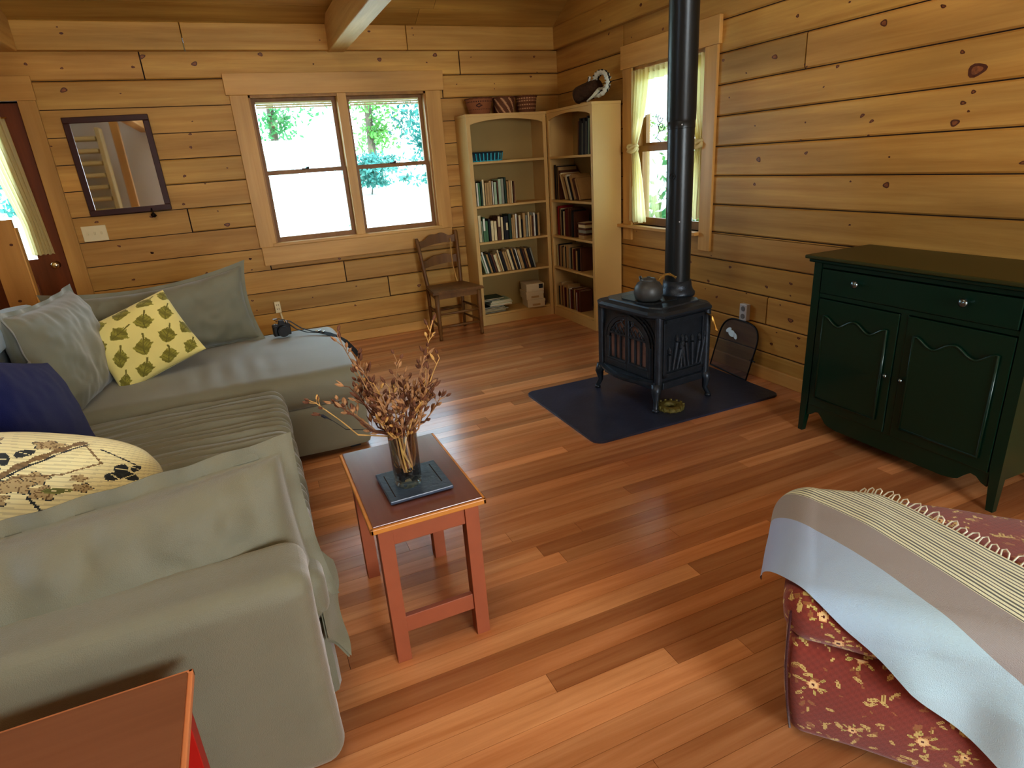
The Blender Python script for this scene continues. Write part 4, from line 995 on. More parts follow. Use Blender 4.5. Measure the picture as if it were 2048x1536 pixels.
def seat(mb):
    P = [(FL[0] - .04, FL[1] - .03), (FR[0] + .045, FR[1] - .03), (BR_[0] + .02, BR_[1] - .01), (BL[0] - .02, BL[1] - .01)]
    mb.prism(P, .428, .442); mb.prism([(1.70 + (x - 1.70) * .97, 5.45 + (y - 5.45) * .97) for x, y in P], .442, .452)
    mb.prism([(1.70 + (x - 1.70) * .9, 5.45 + (y - 5.45) * .9) for x, y in P], .38, .428)
CH('seat', seat)
def slat(z0, z1, wav):
    def f(mb):
        n = 24
        for k in range(n):
            fa, fb = k / n, (k + 1) / n
            def q(f, top):
                x = lerp(1.497 + (.6 - z0) * .03, 1.882 , f); y = lerp(5.66 + (z0 - .6) * .14, 5.68 + (z0 - .6) * .14, f) + .018 * math.sin(PI * f); z = (z1 + wav * (math.sin(PI * f) ** 2 - .55 * math.sin(PI * f * 3) ** 2 * .6) if top else z0 + wav * .3 * math.sin(PI * f)) + .035 * f * 1.0
                return x, y, z
            a0, a1, b0, b1 = q(fa, 0), q(fa, 1), q(fb, 0), q(fb, 1); t = .014
            vs = [a0, a1, b1, b0] + [(p[0], p[1] + t, p[2]) for p in (a0, a1, b1, b0)]
            mb.add(vs, [(0, 1, 2, 3), (4, 7, 6, 5), (1, 5, 6, 2), (0, 3, 7, 4)])
    return f
CH('crest_rail', slat(.785, .855, .045)); CH('slat', slat(.60, .675, .03))
def rungs(y0z): pass
for (p, q, z, r) in ((FL, FR, .12, .010), (FL, FR, .24, .010), (BL, BR_, .2, .009), (FL, BL, .13, .009), (FR, BR_, .13, .009), (FL, BL, .25, .009), (FR, BR_, .25, .009)):
    CH('stretcher', lambda mb: mb.tube([(p[0], p[1], z), ((p[0] + q[0]) / 2, (p[1] + q[1]) / 2, z), (q[0], q[1], z)], [r * .8, r * 1.3, r * .8], n=8), True)
mb = MB(); mb.tube([(1.815, 5.69, .86), (1.812, 5.685, .62), (1.82, 5.64, .50), (1.822, 5.62, .453)], [.004, .005, .006, .009], n=8)
tag(mb.build('thin_stick', [M['sheer'] if False else M['trimZ']], smooth=True), 'thin pale stick standing on the chair seat against its back slats', 'stick')
# ------------------------------------------------------------------ soft shapes
def fabric(name, col, vc=False, weave=420, bump=.35, var=.06, sheen=.3, vscale=6, rough=.9, spec=.25):
    return simple(name, col, rough, bump=bump, bscale=weave, var=var, vscale=vscale, vc=vc, sheen=sheen, spec=spec)
SOFA = rgb(121, 121, 101)
M['sofa'] = fabric('gray_green_slipcover', SOFA, rough=.55, spec=.55, sheen=.5, bump=.25)
def nz(x, y, z, s=1.0): return noise.noise(Vector((x * s, y * s, z * s)))
def softbox(mb, x0, x1, y0, y1, z0, z1, r, n=(40, 40, 12), disp=None, m=None):
    """rounded box surface; disp(P, normal) -> P"""
    c = Vector(((x0 + x1) / 2, (y0 + y1) / 2, (z0 + z1) / 2)); h = Vector(((x1 - x0) / 2, (y1 - y0) / 2, (z1 - z0) / 2))
    for ax in range(3):
        for sg in (-1, 1):
            a, b = [(1, 2), (2, 0), (0, 1)][ax]
            na, nb = n[a], n[b]
            def spread(t, hh):    # denser near the rounded edges
                return hh * math.sin((t - .5) * PI) if False else hh * (2 * t - 1)
            def fn(u, v):
                p = [0, 0, 0]; p[ax] = sg * h[ax]; p[a] = spread(u, h[a]); p[b] = spread(v, h[b]); p = Vector(p)
                q = Vector([max(-(h[i] - r), min(h[i] - r, p[i])) for i in range(3)])
                d = p - q; d.normalize(); P = c + q + d * r
                return disp(P, d) if disp else P
            mb.grid(fn, na, nb, m=m, flip=(sg < 0))
def pillow(mb, Mx, W, H, T, fl=0.0, n=60, pinch=.06, cf=None, seed=0, wr=.006, wavy=.008, puff=.5, m=None, sag=0, rc=0, fold=0):
    """knife-edge pillow: local u (width), v (height), w (thickness), optional flange fl"""
    hw, hh = W / 2, H / 2
    for sg in (1, -1):
        def fn(a, b):
            s, t = 2 * a - 1, 2 * b - 1
            # denser at the edge
            s = math.sin(s * PI / 2) * .35 + s * .65; t = math.sin(t * PI / 2) * .35 + t * .65
            fs, ft = abs(s), abs(t)
            ks, kt = (hw - fl) / hw, (hh - fl) / hh
            is_, it = min(1, fs / ks), min(1, ft / kt)
            th = T / 2 * (max(0, (1 - is_ ** 2.6)) * max(0, (1 - it ** 2.6))) ** puff
            x = hw * s * (1 - pinch * (1 - (1 - ft) ** 1.0) * 0 - pinch * (1 - ft * ft) * (fs ** 3)); y = hh * t * (1 - pinch * (1 - fs * fs) * (ft ** 3))
            e = max(fs, ft)
            wv = 0
            if fl > 0: wv = wavy * math.sin(x * 38 + seed) * max(0, (e - .75) / .25) + wavy * .7 * math.sin(y * 31 + seed * 2) * max(0, (e - .75) / .25)
            w = sg * (th + .0015) + wv + wr * nz(x, y, seed + sg, 9) * (1 - e ** 4) + wr * .8 * nz(x, y, seed + sg, 22) * min(1, e * 1.3) * (1 - e ** 6)
            x *= 1 - rc * (fs * ft) ** 2.5; y *= 1 - rc * (fs * ft) ** 2.5
            if fold: w += fold * sg * (math.sin(x * 24 + seed + 2 * nz(x, y, 0, 3)) + .6 * math.sin(x * 47 + 1)) * math.exp(-((t - .55) / .3) ** 2) * (1 - e ** 8)
            if sag: y -= sag * (1 - s * s) * (t + 1) / 2
            return Mx @ Vector((x, y, w))
        mb.grid(fn, n, n, (lambda a, b: cf(a, b, sg)) if cf else None, m=m, flip=(sg < 0))
def euler(loc, right, upv):
    r_ = Vector(right).normalized(); u_ = Vector(upv); u_ = (u_ - r_ * u_.dot(r_)).normalized(); n_ = r_.cross(u_)
    return frame(loc, r_, u_, n_)

# ------------------------------------------------------------------ sofa: far chaise section
sa = thing('chaise_sofa', 'gray slipcovered chaise section with rounded end, standing nearest the windows', 'sofa', (-.35, 3.95, 0))
def dA(P, d):
    k = max(0, d.z)
    if k > 0:
        s = (P.x + 1.1) / 1.6; t = (P.y - 3.32) / 1.13
        P = P + Vector((0, 0, .035 * k * max(0, 1 - (2 * t - 1) ** 2) ** .8 * (1 - .3 * (2 * s - 1) ** 2)))
        e = max(0, 1 - t / .5)
        P = P + Vector((0, 0, .007 * k * math.sin(P.x * 52 + 3 * P.y) * max(0, 1 - abs(P.x + .25) / .38) * min(1, max(0, 1 - abs(t - .25) / .3)) * 1.0))
    P = P + d * (.006 * nz(P.x, P.y, P.z, 4))
    return P
mb = MB(); softbox(mb, -1.12, .472, 3.325, 4.46, .028, .32, .03, (50, 40, 10), lambda P, d: P + d * .004 * nz(P.x, P.y, P.z, 5)); mb.build('base', [M['sofa']], sa, smooth=True)
mb = MB(); softbox(mb, -1.12, .495, 3.315, 4.47, .30, .495, .075, (110, 80, 16), dA); mb.build('seat_cushion', [M['sofa']], sa, smooth=True)
mb = MB(); softbox(mb, -1.12, -.12, 4.44, 4.62, .03, .70, .05, (30, 10, 20)); mb.build('backrest', [M['sofa']], sa, smooth=True)
for x, y in ((-1.0, 3.42), (.38, 3.42), (.38, 4.36), (-1.0, 4.36)):
    mb = MB(); mb.box(x - .03, x + .03, y - .03, y + .03, 0, .035, bev=.004); mb.build('foot', [M['iron2']], sa)
# middle section running towards the camera
sb = thing('slipcovered_sofa', 'gray slipcovered sofa section with a wrinkled seat and low arm nearest the viewer', 'sofa', (-.5, 2.3, 0))
def dB(P, d):
    k = max(0, d.z); kx = max(0, d.x)
    if k > 0 or kx > 0:
        t = (P.y - 1.6) / 1.7; s = (P.x + 1.0) / 1.03
        P = P + Vector((0, 0, .012 * k * (1 - (2 * s - 1) ** 2)))
        am = .0115 * min(1, max(0, (s - .05) / .6)) * min(1, max(0, (P.y - 1.9) / .3)) * (1 if P.z > .36 else max(0, (P.z - .25) / .11))
        yy = P.y + .05 * (s - 1) ** 2 + .02 * nz(P.x * 1.2, P.y, 1, 3)
        P = P + d * am * (math.sin(yy * 2 * PI / .062) + .5 * math.sin(yy * 2 * PI / .038 + 1) + .8 * nz(P.x * 2, P.y * 8, 0, 2))
    return P + d * .004 * nz(P.x, P.y, P.z, 5)
mb = MB(); softbox(mb, -1.0, .018, 1.56, 3.30, .02, .31, .03, (30, 60, 10), lambda P, d: P + d * .003 * nz(P.x, P.y, P.z, 5)); mb.build('base', [M['sofa']], sb, smooth=True)
mb = MB(); softbox(mb, -1.0, .032, 1.56, 3.305, .29, .46, .05, (70, 260, 18), dB); mb.build('seat_cushion', [M['sofa']], sb, smooth=True)
def dArm(P, d): return P + d * (.004 * nz(P.x, P.y, P.z, 4) + .0015 * nz(P.x, P.y, P.z, 30))
mb = MB(); softbox(mb, -1.25, -.008, 1.335, 1.56, .0, .615, .055, (60, 16, 36), dArm); mb.build('arm', [M['sofa']], sb, smooth=True)
mb = MB(); softbox(mb, -1.25, -1.0, 1.57, 3.30, .0, .70, .05, (12, 60, 30), dArm); mb.build('backrest', [M['sofa']], sb, smooth=True)
mb = MB(); softbox(mb, -1.37, -1.12, 3.325, 4.62, .0, .70, .05, (12, 50, 30), dArm); mb.build('side_backrest', [M['sofa']], sa, smooth=True)
# loose back cushions
def cushion(label, Mx, W, H, T, fl, seed, **k):
    mb = MB(); pillow(mb, Mx, W, H, T, fl, seed=seed, **k)
    o = mb.build('sofa_cushion', [M['sofa']], smooth=True, weld=True); tag(o, label, 'cushion', None); return o
cushion('wide gray-green back cushion standing upright at the far end of the chaise', euler((-.56, 4.30, .735), (1, .02, .055), (0, .13, 1)), 1.14, .53, .24, .03, 1.3, n=90, wavy=.008, pinch=.07, sag=.05, puff=.42, wr=.014)
cushion('gray-green back cushion in the sofa corner, pointed corner up, beside the leaf print pillow', euler((-.93, 3.70, .74), (.14, 1, -.01), (-.18, 0, 1)), .84, .60, .26, .03, 4.1, n=80, pinch=.10, puff=.42, wr=.014)
cushion('long gray-green flanged cushion leaning on the sofa arm nearest the viewer', euler((-.565, 1.65, .54), (1, .045, .07), (0, .20, 1)), 1.22, .51, .33, .045, 7.7, n=130, wavy=.013, wr=.011, fold=.010, pinch=.03, puff=.36)
mb = MB(); pillow(mb, euler((-.95, 2.98, .62), (.05, 1, 0), (-.2, 0, 1)), .60, .40, .22, .02, seed=9.2, n=40)
tag(mb.build('sofa_cushion', [M['sofa']], smooth=True, weld=True), 'gray-green cushion mostly hidden behind the navy pillow', 'cushion')
# the drooping flange corner hanging over the seat edge below the near cushion
mb = MB()
def flp(u, v):
    x = .005 + .062 * u * (1 - .2 * v) + .006 * math.sin(v * 9) * u; y = 1.72 - .20 * v + .01 * math.sin(u * 5 + v * 6); z = .47 - .20 * v - .08 * u + .007 * math.sin(v * 13 + u * 2) * u
    return (x, y, z)
mb.grid(flp, 24, 40); mb.grid(lambda u, v: tuple(Vector(flp(u, v)) + Vector((-.006, 0, -.004))), 24, 40, flip=True)
par = [o for o in COL.objects if 'label' in o and o['label'].startswith('long gray-green flanged')][0]
mb.build('drooping_flange', [M['sofa']], par, smooth=True)
# ------------------------------------------------------------------ printed pillows
LB, LG, LD = rgb(232, 222, 146), rgb(142, 138, 62), rgb(116, 112, 52)
LV = []
rl = random.Random(5)
for i in range(4):
    for j in range(4):
        LV.append((.14 + i * .245 + (.09 if j % 2 else -.02), .13 + j * .245, rl.uniform(-.5, .5) + 2.4))
def leafcol(a, b, sg):
    a += .012 * math.sin(b * 23); b += .01 * math.sin(a * 19)
    for cx, cy, th in LV:
        dx, dy = (a - cx) / 1.25, (b - cy) / 1.25
        if abs(dx) > .13 or abs(dy) > .13: continue
        x = dx * math.cos(th) + dy * math.sin(th); y = -dx * math.sin(th) + dy * math.cos(th)
        # spade outline: wide lobes at the stem end, point at the other
        if -.075 < y < .085:
            f = (y + .075) / .16; w = .078 * (math.sin(min(1, f * 1.6) * PI / 2) if f < .42 else max(0, (1 - f) / .58) ** .7) * (1 + .07 * math.sin(f * 30))
            if abs(x) < w and not (y < -.05 and abs(x) < .012): return LD if (abs(x) < .004 or abs((abs(x) * .9 + y) % .03 - .015) < .0025) else mul(LG, 1 + .25 * math.sin(a * 60 + b * 40))
        if -.105 < y <= -.045 and abs(x) < .007: return LD
    return LB
M['printed'] = fabric('printed_cotton', None, vc=True, weave=500, bump=.2, var=.05)
mb = MB(); ml = euler((-.60, 3.84, .715), (.46, .10, .16), (-.24, .32, .40))
pillow(mb, ml, .47, .44, .15, 0, n=150, cf=leafcol, seed=2, pinch=.04, wr=.004)
tag(mb.build('leaf_print_pillow', [M['printed']], smooth=True, weld=True), 'pale yellow pillow printed with olive leaves, leaning on the chaise', 'pillow')
M['navy'] = fabric('navy_fabric', rgb(16, 26, 84), sheen=.1)
mb = MB(); pillow(mb, euler((-.84, 2.68, .70), (.17, 1, -.34), (-.30, 0, 1)), .66, .54, .17, 0, seed=3, n=60, pinch=.06)
tag(mb.build('navy_pillow', [M['navy']], smooth=True, weld=True), 'dark navy blue pillow leaning at the left edge of the sofa', 'pillow')
M['paleblue'] = fabric('pale_blue_cloth', rgb(176, 200, 214))
mb = MB(); softbox(mb, -1.22, -1.06, 3.0, 3.95, .86, .97, .03, (10, 40, 8), lambda P, d: P + d * .012 * nz(P.x, P.y, P.z, 9)); softbox(mb, -1.23, -1.05, 2.3, 2.86, .88, 1.02, .03, (10, 30, 8), lambda P, d: P + d * .012 * nz(P.x, P.y, P.z, 9))
mb.box(-1.2, -1.1, 2.35, 3.9, .69, .87)
tag(mb.build('folded_blanket', [M['paleblue']], smooth=True), 'pale blue folded blanket on the sofa back behind the corner cushion', 'blanket')
# floral pillow
CR, CI, DK, BRN, GRN = rgb(232, 226, 178), rgb(206, 198, 140), rgb(48, 54, 56), rgb(122, 102, 72), rgb(108, 112, 64)
def seg(a, b, p, q):
    px, py = a - p[0], b - p[1]; dx, dy = q[0] - p[0], q[1] - p[1]; t = max(0, min(1, (px * dx + py * dy) / (dx * dx + dy * dy))); return math.hypot(px - t * dx, py - t * dy), t
STEMS = [((.08, .95), (.22, .60), .012, BRN), ((.22, .60), (.30, .30), .012, BRN), ((.30, .30), (.26, .05), .012, BRN), ((.30, .30), (.62, .86), .014, BRN), ((.34, .34), (.64, .84), .005, DK),
         ((.52, .36), (.62, .20), .006, DK), ((.62, .20), (.74, .14), .006, DK), ((.62, .86), (.72, .66), .005, BRN), ((.72, .66), (.60, .54), .005, BRN), ((.60, .54), (.46, .50), .005, BRN), ((.9, .3), (.80, .22), .006, DK), ((.10, .60), (.06, .2), .014, GRN), ((.7, .8), (.85, .7), .005, DK)]
LEAVES = [((.72, .27), .115, .045, .35, DK), ((.14, .66), .07, .045, -.2, DK), ((.40, .64), .028, .055, .2, DK), ((.46, .70), .025, .045, -.5, DK), ((.38, .55), .035, .03, .4, DK), ((.26, .16), .05, .035, .1, DK), ((.30, .10), .06, .03, -.8, DK), ((.20, .10), .05, .03, .9, DK),
          ((.80, .63), .03, .05, 0, DK), ((.84, .58), .03, .045, .8, DK), ((.78, .56), .03, .045, -.8, DK), ((.86, .66), .02, .04, -.4, DK), ((.93, .42), .07, .018, -.7, DK), ((.96, .24), .06, .018, 1.3, DK), ((.60, .42), .05, .02, .2, GRN), ((.05, .35), .06, .12, 0, GRN), ((.55, .10), .09, .04, .2, DK)]
FLW = [((.36, .42), .075), ((.47, .44), .07), ((.52, .50), .055), ((.56, .40), .06), ((.42, .34), .055), ((.30, .82), .075), ((.68, .45), .04), ((.66, .52), .035), ((.52, .80), .06), ((.10, .82), .06)]
def floralcol(a, b, sg):
    b = (b - .38) / .62
    for (c, rx, ry, th, colr) in LEAVES:
        dx, dy = a - c[0], b - c[1]; x = dx * math.cos(th) + dy * math.sin(th); y = -dx * math.sin(th) + dy * math.cos(th)
        q = (x / rx) ** 2 + (y / ry) ** 2
        if q < 1 + .15 * math.sin(x * 160): return CR if abs(y) < ry * .07 and abs(x) < rx * .8 else (mul(colr, 1.4) if q > .7 else colr)
    for (p, q, w, colr) in STEMS:
        d_, t = seg(a, b, p, q)
        if d_ < w * (1 + .3 * math.sin(t * 40)): return mul(colr, .8 + .5 * abs(math.sin(t * 60)))
    for (c, r) in FLW:
        dx, dy = a - c[0], b - c[1]; rr = math.hypot(dx, dy); an = math.atan2(dy, dx); R_ = r * (.82 + .18 * math.cos(5 * an + c[0] * 9))
        if rr < R_: return DK if rr > R_ * .93 else (BRN if (rr * 90 + 2 * math.sin(5 * an)) % 2.2 < .5 else rgb(178, 160, 118))
    return mul(CR, .80) if math.sin((b + .12 * math.sin(a * 3)) * 190) > .5 else CR
mb = MB(); pillow(mb, euler((-.71, 2.00, .60), (.90, -.20, -.22), (.05, .42, .60)), .66, .56, .28, 0, seed=5, n=190, cf=floralcol, pinch=.0, rc=.2, wr=.008)
tag(mb.build('floral_pillow', [M['printed']], smooth=True, weld=True), 'cream ribbed pillow with dark floral print behind the long flanged cushion', 'pillow')

# ------------------------------------------------------------------ camera on the chaise
M['camb'] = simple('black_camera_body', rgb(16, 16, 18), .45, bump=.2, bscale=400)
M['chrome'] = simple('bright_metal', rgb(230, 232, 236), .15, 1)
M['strap'] = simple('black_webbing', rgb(22, 22, 24), .8)
zc = .529
cm = thing('photo_camera', 'black photo camera with a long strap resting on the gray chaise', 'camera', (.14, 4.22, zc))
Mc2 = Matrix.Translation((.135, 4.23, zc)) @ Matrix.Rotation(.12, 4, 'Z')
mb = MB(); mb.box(-.06, .05, -.02, .025, 0, .075, M=Mc2, bev=.006); mb.box(-.06, -.035, -.035, -.02, .004, .07, M=Mc2, bev=.005); mb.prism([(-.022, .07), (.022, .07), (.014, .098), (-.014, .098)], -.02, .02, Mc2 @ frame((0, 0, 0), (1, 0, 0), (0, 0, 1), (0, -1, 0)))
mb.build('body', [M['camb']], cm)
mb = MB(); mb.cyl(Mc2 @ Vector((-.005, -.018, .036)), Mc2 @ Vector((-.005, -.075, .036)), .034, .031, n=28); mb.cyl(Mc2 @ Vector((-.005, -.05, .036)), Mc2 @ Vector((-.005, -.07, .036)), .035, n=28); mb.build('lens', [M['camb']], cm)
mb = MB(); mb.cyl(Mc2 @ Vector((.034, 0, .075)), Mc2 @ Vector((.034, 0, .088)), .011, n=16); mb.cyl(Mc2 @ Vector((-.042, 0, .075)), Mc2 @ Vector((-.042, 0, .084)), .009, n=16); mb.build('dial', [M['chrome']], cm)
def strapf(pts, w, nm='strap', mat='strap'):
    mb = MB(); L = len(pts); P = [Vector(p) for p in pts]; vs = []
    for i, p in enumerate(P):
        d = (P[min(i + 1, L - 1)] - P[max(i - 1, 0)]).normalized(); s_ = d.cross(Vector((0, 0, 1))).normalized() if abs(d.z) < .98 else Vector((1, 0, 0))
        vs += [p - s_ * w / 2, p + s_ * w / 2, p + s_ * w / 2 + Vector((0, 0, .002)), p - s_ * w / 2 + Vector((0, 0, .002))]
    fs = [(i * 4 + k, i * 4 + (k + 1) % 4, i * 4 + 4 + (k + 1) % 4, i * 4 + 4 + k) for i in range(L - 1) for k in range(4)] + [(0, 1, 2, 3), (4 * L - 4, 4 * L - 1, 4 * L - 2, 4 * L - 3)]
    mb.add(vs, fs); return mb.build(nm, [M[mat]], cm)
c0 = Mc2 @ Vector((.05, 0, .06)); c1 = Mc2 @ Vector((-.03, 0, .105))
strapf([c1 + Vector((-.01, .0, .0)), c1 + Vector((.02, .01, .004)), (.19, 4.22, zc + .085), (.25, 4.19, zc + .035), (.31, 4.15, zc + .012), (.36, 4.11, .535)], .014)
strapf([c0, (.22, 4.20, zc + .03), (.28, 4.17, zc + .006), (.33, 4.13, .533), (.37, 4.09, .534)], .012)
strapf([(.35, 4.12, .538), (.40, 4.06, .530), (.44, 4.0, .518), (.485, 3.95, .49), (.53, 3.90, .43), (.555, 3.88, .385)], .045)
mb = MB(); mb.box(-.014, .014, -.012, .012, 0, .007, M=Matrix.Translation((.345, 4.125, .541)) @ Matrix.Rotation(-.7, 4, 'Z'), bev=.002); mb.box(-.008, .008, -.009, .009, 0, .006, M=Matrix.Translation((.375, 4.095, .539)) @ Matrix.Rotation(-.7, 4, 'Z'), bev=.002)
mb.build('strap_buckle', [M['chrome']], cm)
mb = MB(); mb.box(-.014, .014, -.004, .004, 0, .012, M=Matrix.Translation(c1 + Vector((-.005, 0, .004))), bev=.002); mb.box(-.005, .005, -.008, .008, 0, .008, M=Matrix.Translation((.165, 4.22, zc + .092)), bev=.002); mb.build('strap_clip', [M['chrome']], cm)

# ------------------------------------------------------------------ side tables
M['terra'] = simple('terracotta_paint', rgb(160, 92, 62), .45, var=.06, vscale=12)
M['ttop'] = wood('stained_table_top', rgb(128, 84, 74), rgb(106, 66, 58), 'Y', .22, vc=False, grain=.8, coat=.8, cloud=.08, spec=.5)
M['oak'] = wood('golden_oak_edge', rgb(222, 160, 80), rgb(196, 128, 56), 'X', .35, vc=False)
M['redp'] = simple('red_paint', rgb(178, 34, 26), .4, var=.05)
M['ttop2'] = wood('rust_brown_table_top', rgb(144, 98, 70), rgb(124, 80, 54), 'X', .4, vc=False, cloud=.06)
M['paleoak'] = wood('pale_oak_edge', rgb(216, 150, 106), rgb(196, 124, 80), 'Y', .4, vc=False)
def sidetable(label, x0, x1, y0, y1, top, paint, toph, edge, seam=True):
    t = thing('side_table', label, 'side table', ((x0 + x1) / 2, (y0 + y1) / 2, 0)); o = .022
    def P(nm, boxes, mt, bev=.0015):
        mb = MB()
        for q in boxes: mb.box(*q, bev=bev)
        return mb.build(nm, [M[mt]], t)
    P('top', [(x0 + .01, x1 - .01, y0 + .01, y1 - .01, toph - .018, toph)], top, .002)
    # stepped edge moulding round the top
    e = P('edge_moulding', [(x0, x1, y0, y0 + .011, toph - .022, toph - .004), (x0, x0 + .011, y0, y1, toph - .022, toph - .004), (x1 - .011, x1, y0, y1, toph - .022, toph - .004), (x0, x1, y1 - .011, y1, toph - .022, toph - .004)], edge, .003)
    lw = .046; legs = [(x0 + o, y0 + o), (x1 - o - lw, y0 + o), (x0 + o, y1 - o - lw), (x1 - o - lw, y1 - o - lw)]
    for lx, ly in legs: P('leg', [(lx, lx + lw, ly, ly + lw, 0, toph - .022)], paint)
    za = toph - .022
    P('apron', [(x0 + o + lw, x1 - o - lw, y0 + o + .006, y0 + o + .024, za - .068, za)], paint); P('apron', [(x0 + o + lw, x1 - o - lw, y1 - o - .024, y1 - o - .006, za - .068, za)], paint)
    P('apron', [(x0 + o + .006, x0 + o + .024, y0 + o + lw, y1 - o - lw, za - .068, za)], paint); P('apron', [(x1 - o - .024, x1 - o - .006, y0 + o + lw, y1 - o - lw, za - .068, za)], paint)
    P('lower_rail', [(x0 + o + lw, x1 - o - lw, y0 + o + .008, y0 + o + .028, .105, .165)], paint)
    return t
sidetable('small terracotta side table with stained top under the tray and vase', .178, .545, 1.600, 2.178, 'ttop', 'terra', .53, 'oak')
sidetable('red painted side table with rust brown top, outside the sofa arm', -.645, -.278, .66, 1.262, 'ttop2', 'redp', .53, 'paleoak')
# tray
M['slate'] = simple('blue_gray_tray', rgb(62, 74, 92), .3, var=.3, vscale=14, bump=.1, bscale=80)
MT = Matrix.Translation((.366, 1.803, .5305)) @ Matrix.Rotation(.02, 4, 'Z')
tr = thing('slate_tray', 'square blue-gray slate tray under the vase on the side table', 'tray', (.366, 1.803, .5305))
mb = MB(); mb.box(-.104, .104, -.104, .104, .004, .016, M=MT, bev=.003); mb.box(-.085, .085, -.085, .085, 0, .005, M=MT); mb.build('plate', [M['slate']], tr)
mb = MB(); mb.box(-.083, -.080, -.08, .075, .0158, .0166, M=MT); mb.box(.078, .081, -.06, .08, .0158, .0166, M=MT); mb.build('scored_lines', [M['gap']], tr)
# vase
vx, vy, vz = .347, 1.79, .5472
vs = thing('glass_vase', 'clear glass cylinder vase of dried twigs on the slate tray', 'vase', (vx, vy, vz))
mb = MB(); mb.lathe([(0, 0), (.040, 0), (.043, .004), (.0445, .02), (.0465, .185), (.0445, .186), (.0425, .022), (.038, .016), (0, .016)], (vx, vy, vz), n=40); mb.build('vase_glass', [M['vaseglass']], vs, smooth=True, angle=.9)
M['peb'] = simple('dark_glass_pebble', rgb(14, 24, 22), .15, coat=.5)
mb = MB(); rp = random.Random(3)
for k in range(90):
    a = rp.uniform(0, 2 * PI); r = .033 * math.sqrt(rp.random()); z = rp.uniform(.022, .060)
    mb.lathe([(0, -.006), (.006, -.003), (.007, .001), (.004, .005), (0, .006)], (vx + r * math.cos(a), vy + r * math.sin(a), vz + z), n=7)
o = mb.build('pebbles', [M['peb']], smooth=True); tag(o, 'dark green glass pebbles filling the bottom of the glass vase', 'pebbles'); o['kind'] = 'stuff'
M['twig'] = simple('dried_twig', rgb(172, 132, 92), .8, var=.4, vscale=40); M['twigd'] = simple('dark_dried_twig', rgb(112, 74, 52), .8, var=.4, vscale=40)
M['twigy'] = simple('straw_twig', rgb(206, 166, 100), .75, var=.3, vscale=40); M['twigb'] = simple('blackish_twig', rgb(34, 38, 46), .7)
def twig(tip, base, mat, label, grp, rs, buds=8, r0=.0022):
    rr = random.Random(rs); B0 = Vector(base); T = Vector(tip); mid = B0.lerp(T, .5) + Vector((rr.uniform(-.012, .012), rr.uniform(-.012, .012), .02)); mb = MB(); P = []
    # keep the stem inside the vase mouth
    for i in range(15):
        f = i / 14; q = B0 * (1 - f) ** 2 + mid * 2 * f * (1 - f) + T * f * f
        q += Vector((nz(f * 3, rs, 0), nz(f * 3, rs, 5), 0)) * .008 * f
        if q.z < vz + .19:
            dx, dy = q.x - vx, q.y - vy; dd = math.hypot(dx, dy)
            if dd > .036: q.x = vx + dx / dd * .036; q.y = vy + dy / dd * .036
        P.append(q)
    mb.tube(P, [r0 * (1 - .55 * i / 14) for i in range(15)], n=6)
    for k in range(buds):
        f = rr.uniform(.5, 1) if k < buds - 3 else (1 - .06 * (buds - 1 - k)); i = min(13, int(f * 14)); p = P[i].lerp(P[i + 1], f * 14 - i)
        d = (P[i + 1] - P[i]).normalized(); s_ = Vector((rr.uniform(-1, 1), rr.uniform(-1, 1), rr.uniform(-.2, .6))).normalized(); q = p + (d * .8 + s_ * .8) * rr.uniform(.008, .02)
        mb.tube([p, q], .0013, n=4)
        dd = (q - p).normalized(); l = rr.uniform(.016, .03)
        mb.tube([q, q + dd * l * .3, q + dd * l * .7, q + dd * l], [.0012, .0050, .0044, .0008], n=6, m=0 if k % 3 == 0 else 1)
        if rr.random() < .5:
            s2 = (dd + Vector((rr.uniform(-.6, .6), rr.uniform(-.6, .6), .2))).normalized(); mb.tube([q, q + s2 * l * .4, q + s2 * l], [.001, .0034, .0005], n=5, m=1)
    o = mb.build('dried_twig', [M[mat], M['twigd'] if mat != 'twigd' else M['twig']]); tag(o, label, 'twig', grp)
g = 'dried twigs in the glass vase'
rt_ = random.Random(12)
def bs(): a = rt_.uniform(0, 2 * PI); return (vx + .022 * math.cos(a), vy + .022 * math.sin(a), vz + .05)
twig((.11, 1.86, .86), bs(), 'twigy', 'pale dried twig leaning far out to the left of the vase', g, 101, 5, .0030)
twig((.13, 1.90, .80), bs(), 'twigb', 'thin blackish twig bending low to the left of the vase', g, 102, 3, .0018)
twig((.205, 1.83, 1.065), bs(), 'twig', 'tallest dried budded twig standing on the left side of the vase', g, 103, 12, .0026)
twig((.245, 1.80, .985), bs(), 'twig', 'tall budded twig just right of the tallest one in the vase', g, 104, 9, .0026)
twig((.50, 1.86, 1.035), bs(), 'twigy', 'slender twig rising highest on the right side of the glass vase', g, 105, 6, .0018)
twig((.50, 1.80, .945), bs(), 'twigy', 'thick pale forked twig on the right side of the vase', g, 106, 8, .0032)
twig((.46, 1.82, .955), bs(), 'twig', 'budded twig just inside the thick pale forked one', g, 107, 9, .0026)
twig((.37, 1.83, .955), bs(), 'twig', 'lone twig with a cup shaped bud standing up in the middle of the vase', g, 108, 6, .0018)
for k in range(38):
    a = rt_.uniform(0, 2 * PI); r = .035 + .105 * rt_.random() ** .7; tx = vx - .02 + r * math.cos(a) * 1.15; ty = vy + .02 + r * math.sin(a) * .9
    twig((tx, ty, rt_.uniform(.80, .93) - .25 * max(0, r - .1)), bs(), ('twig', 'twigd', 'twig', 'twigd', 'twigy')[k % 5], 'short brown budded dried twig in the crowded middle of the vase', g, 200 + k, 9, .0036)

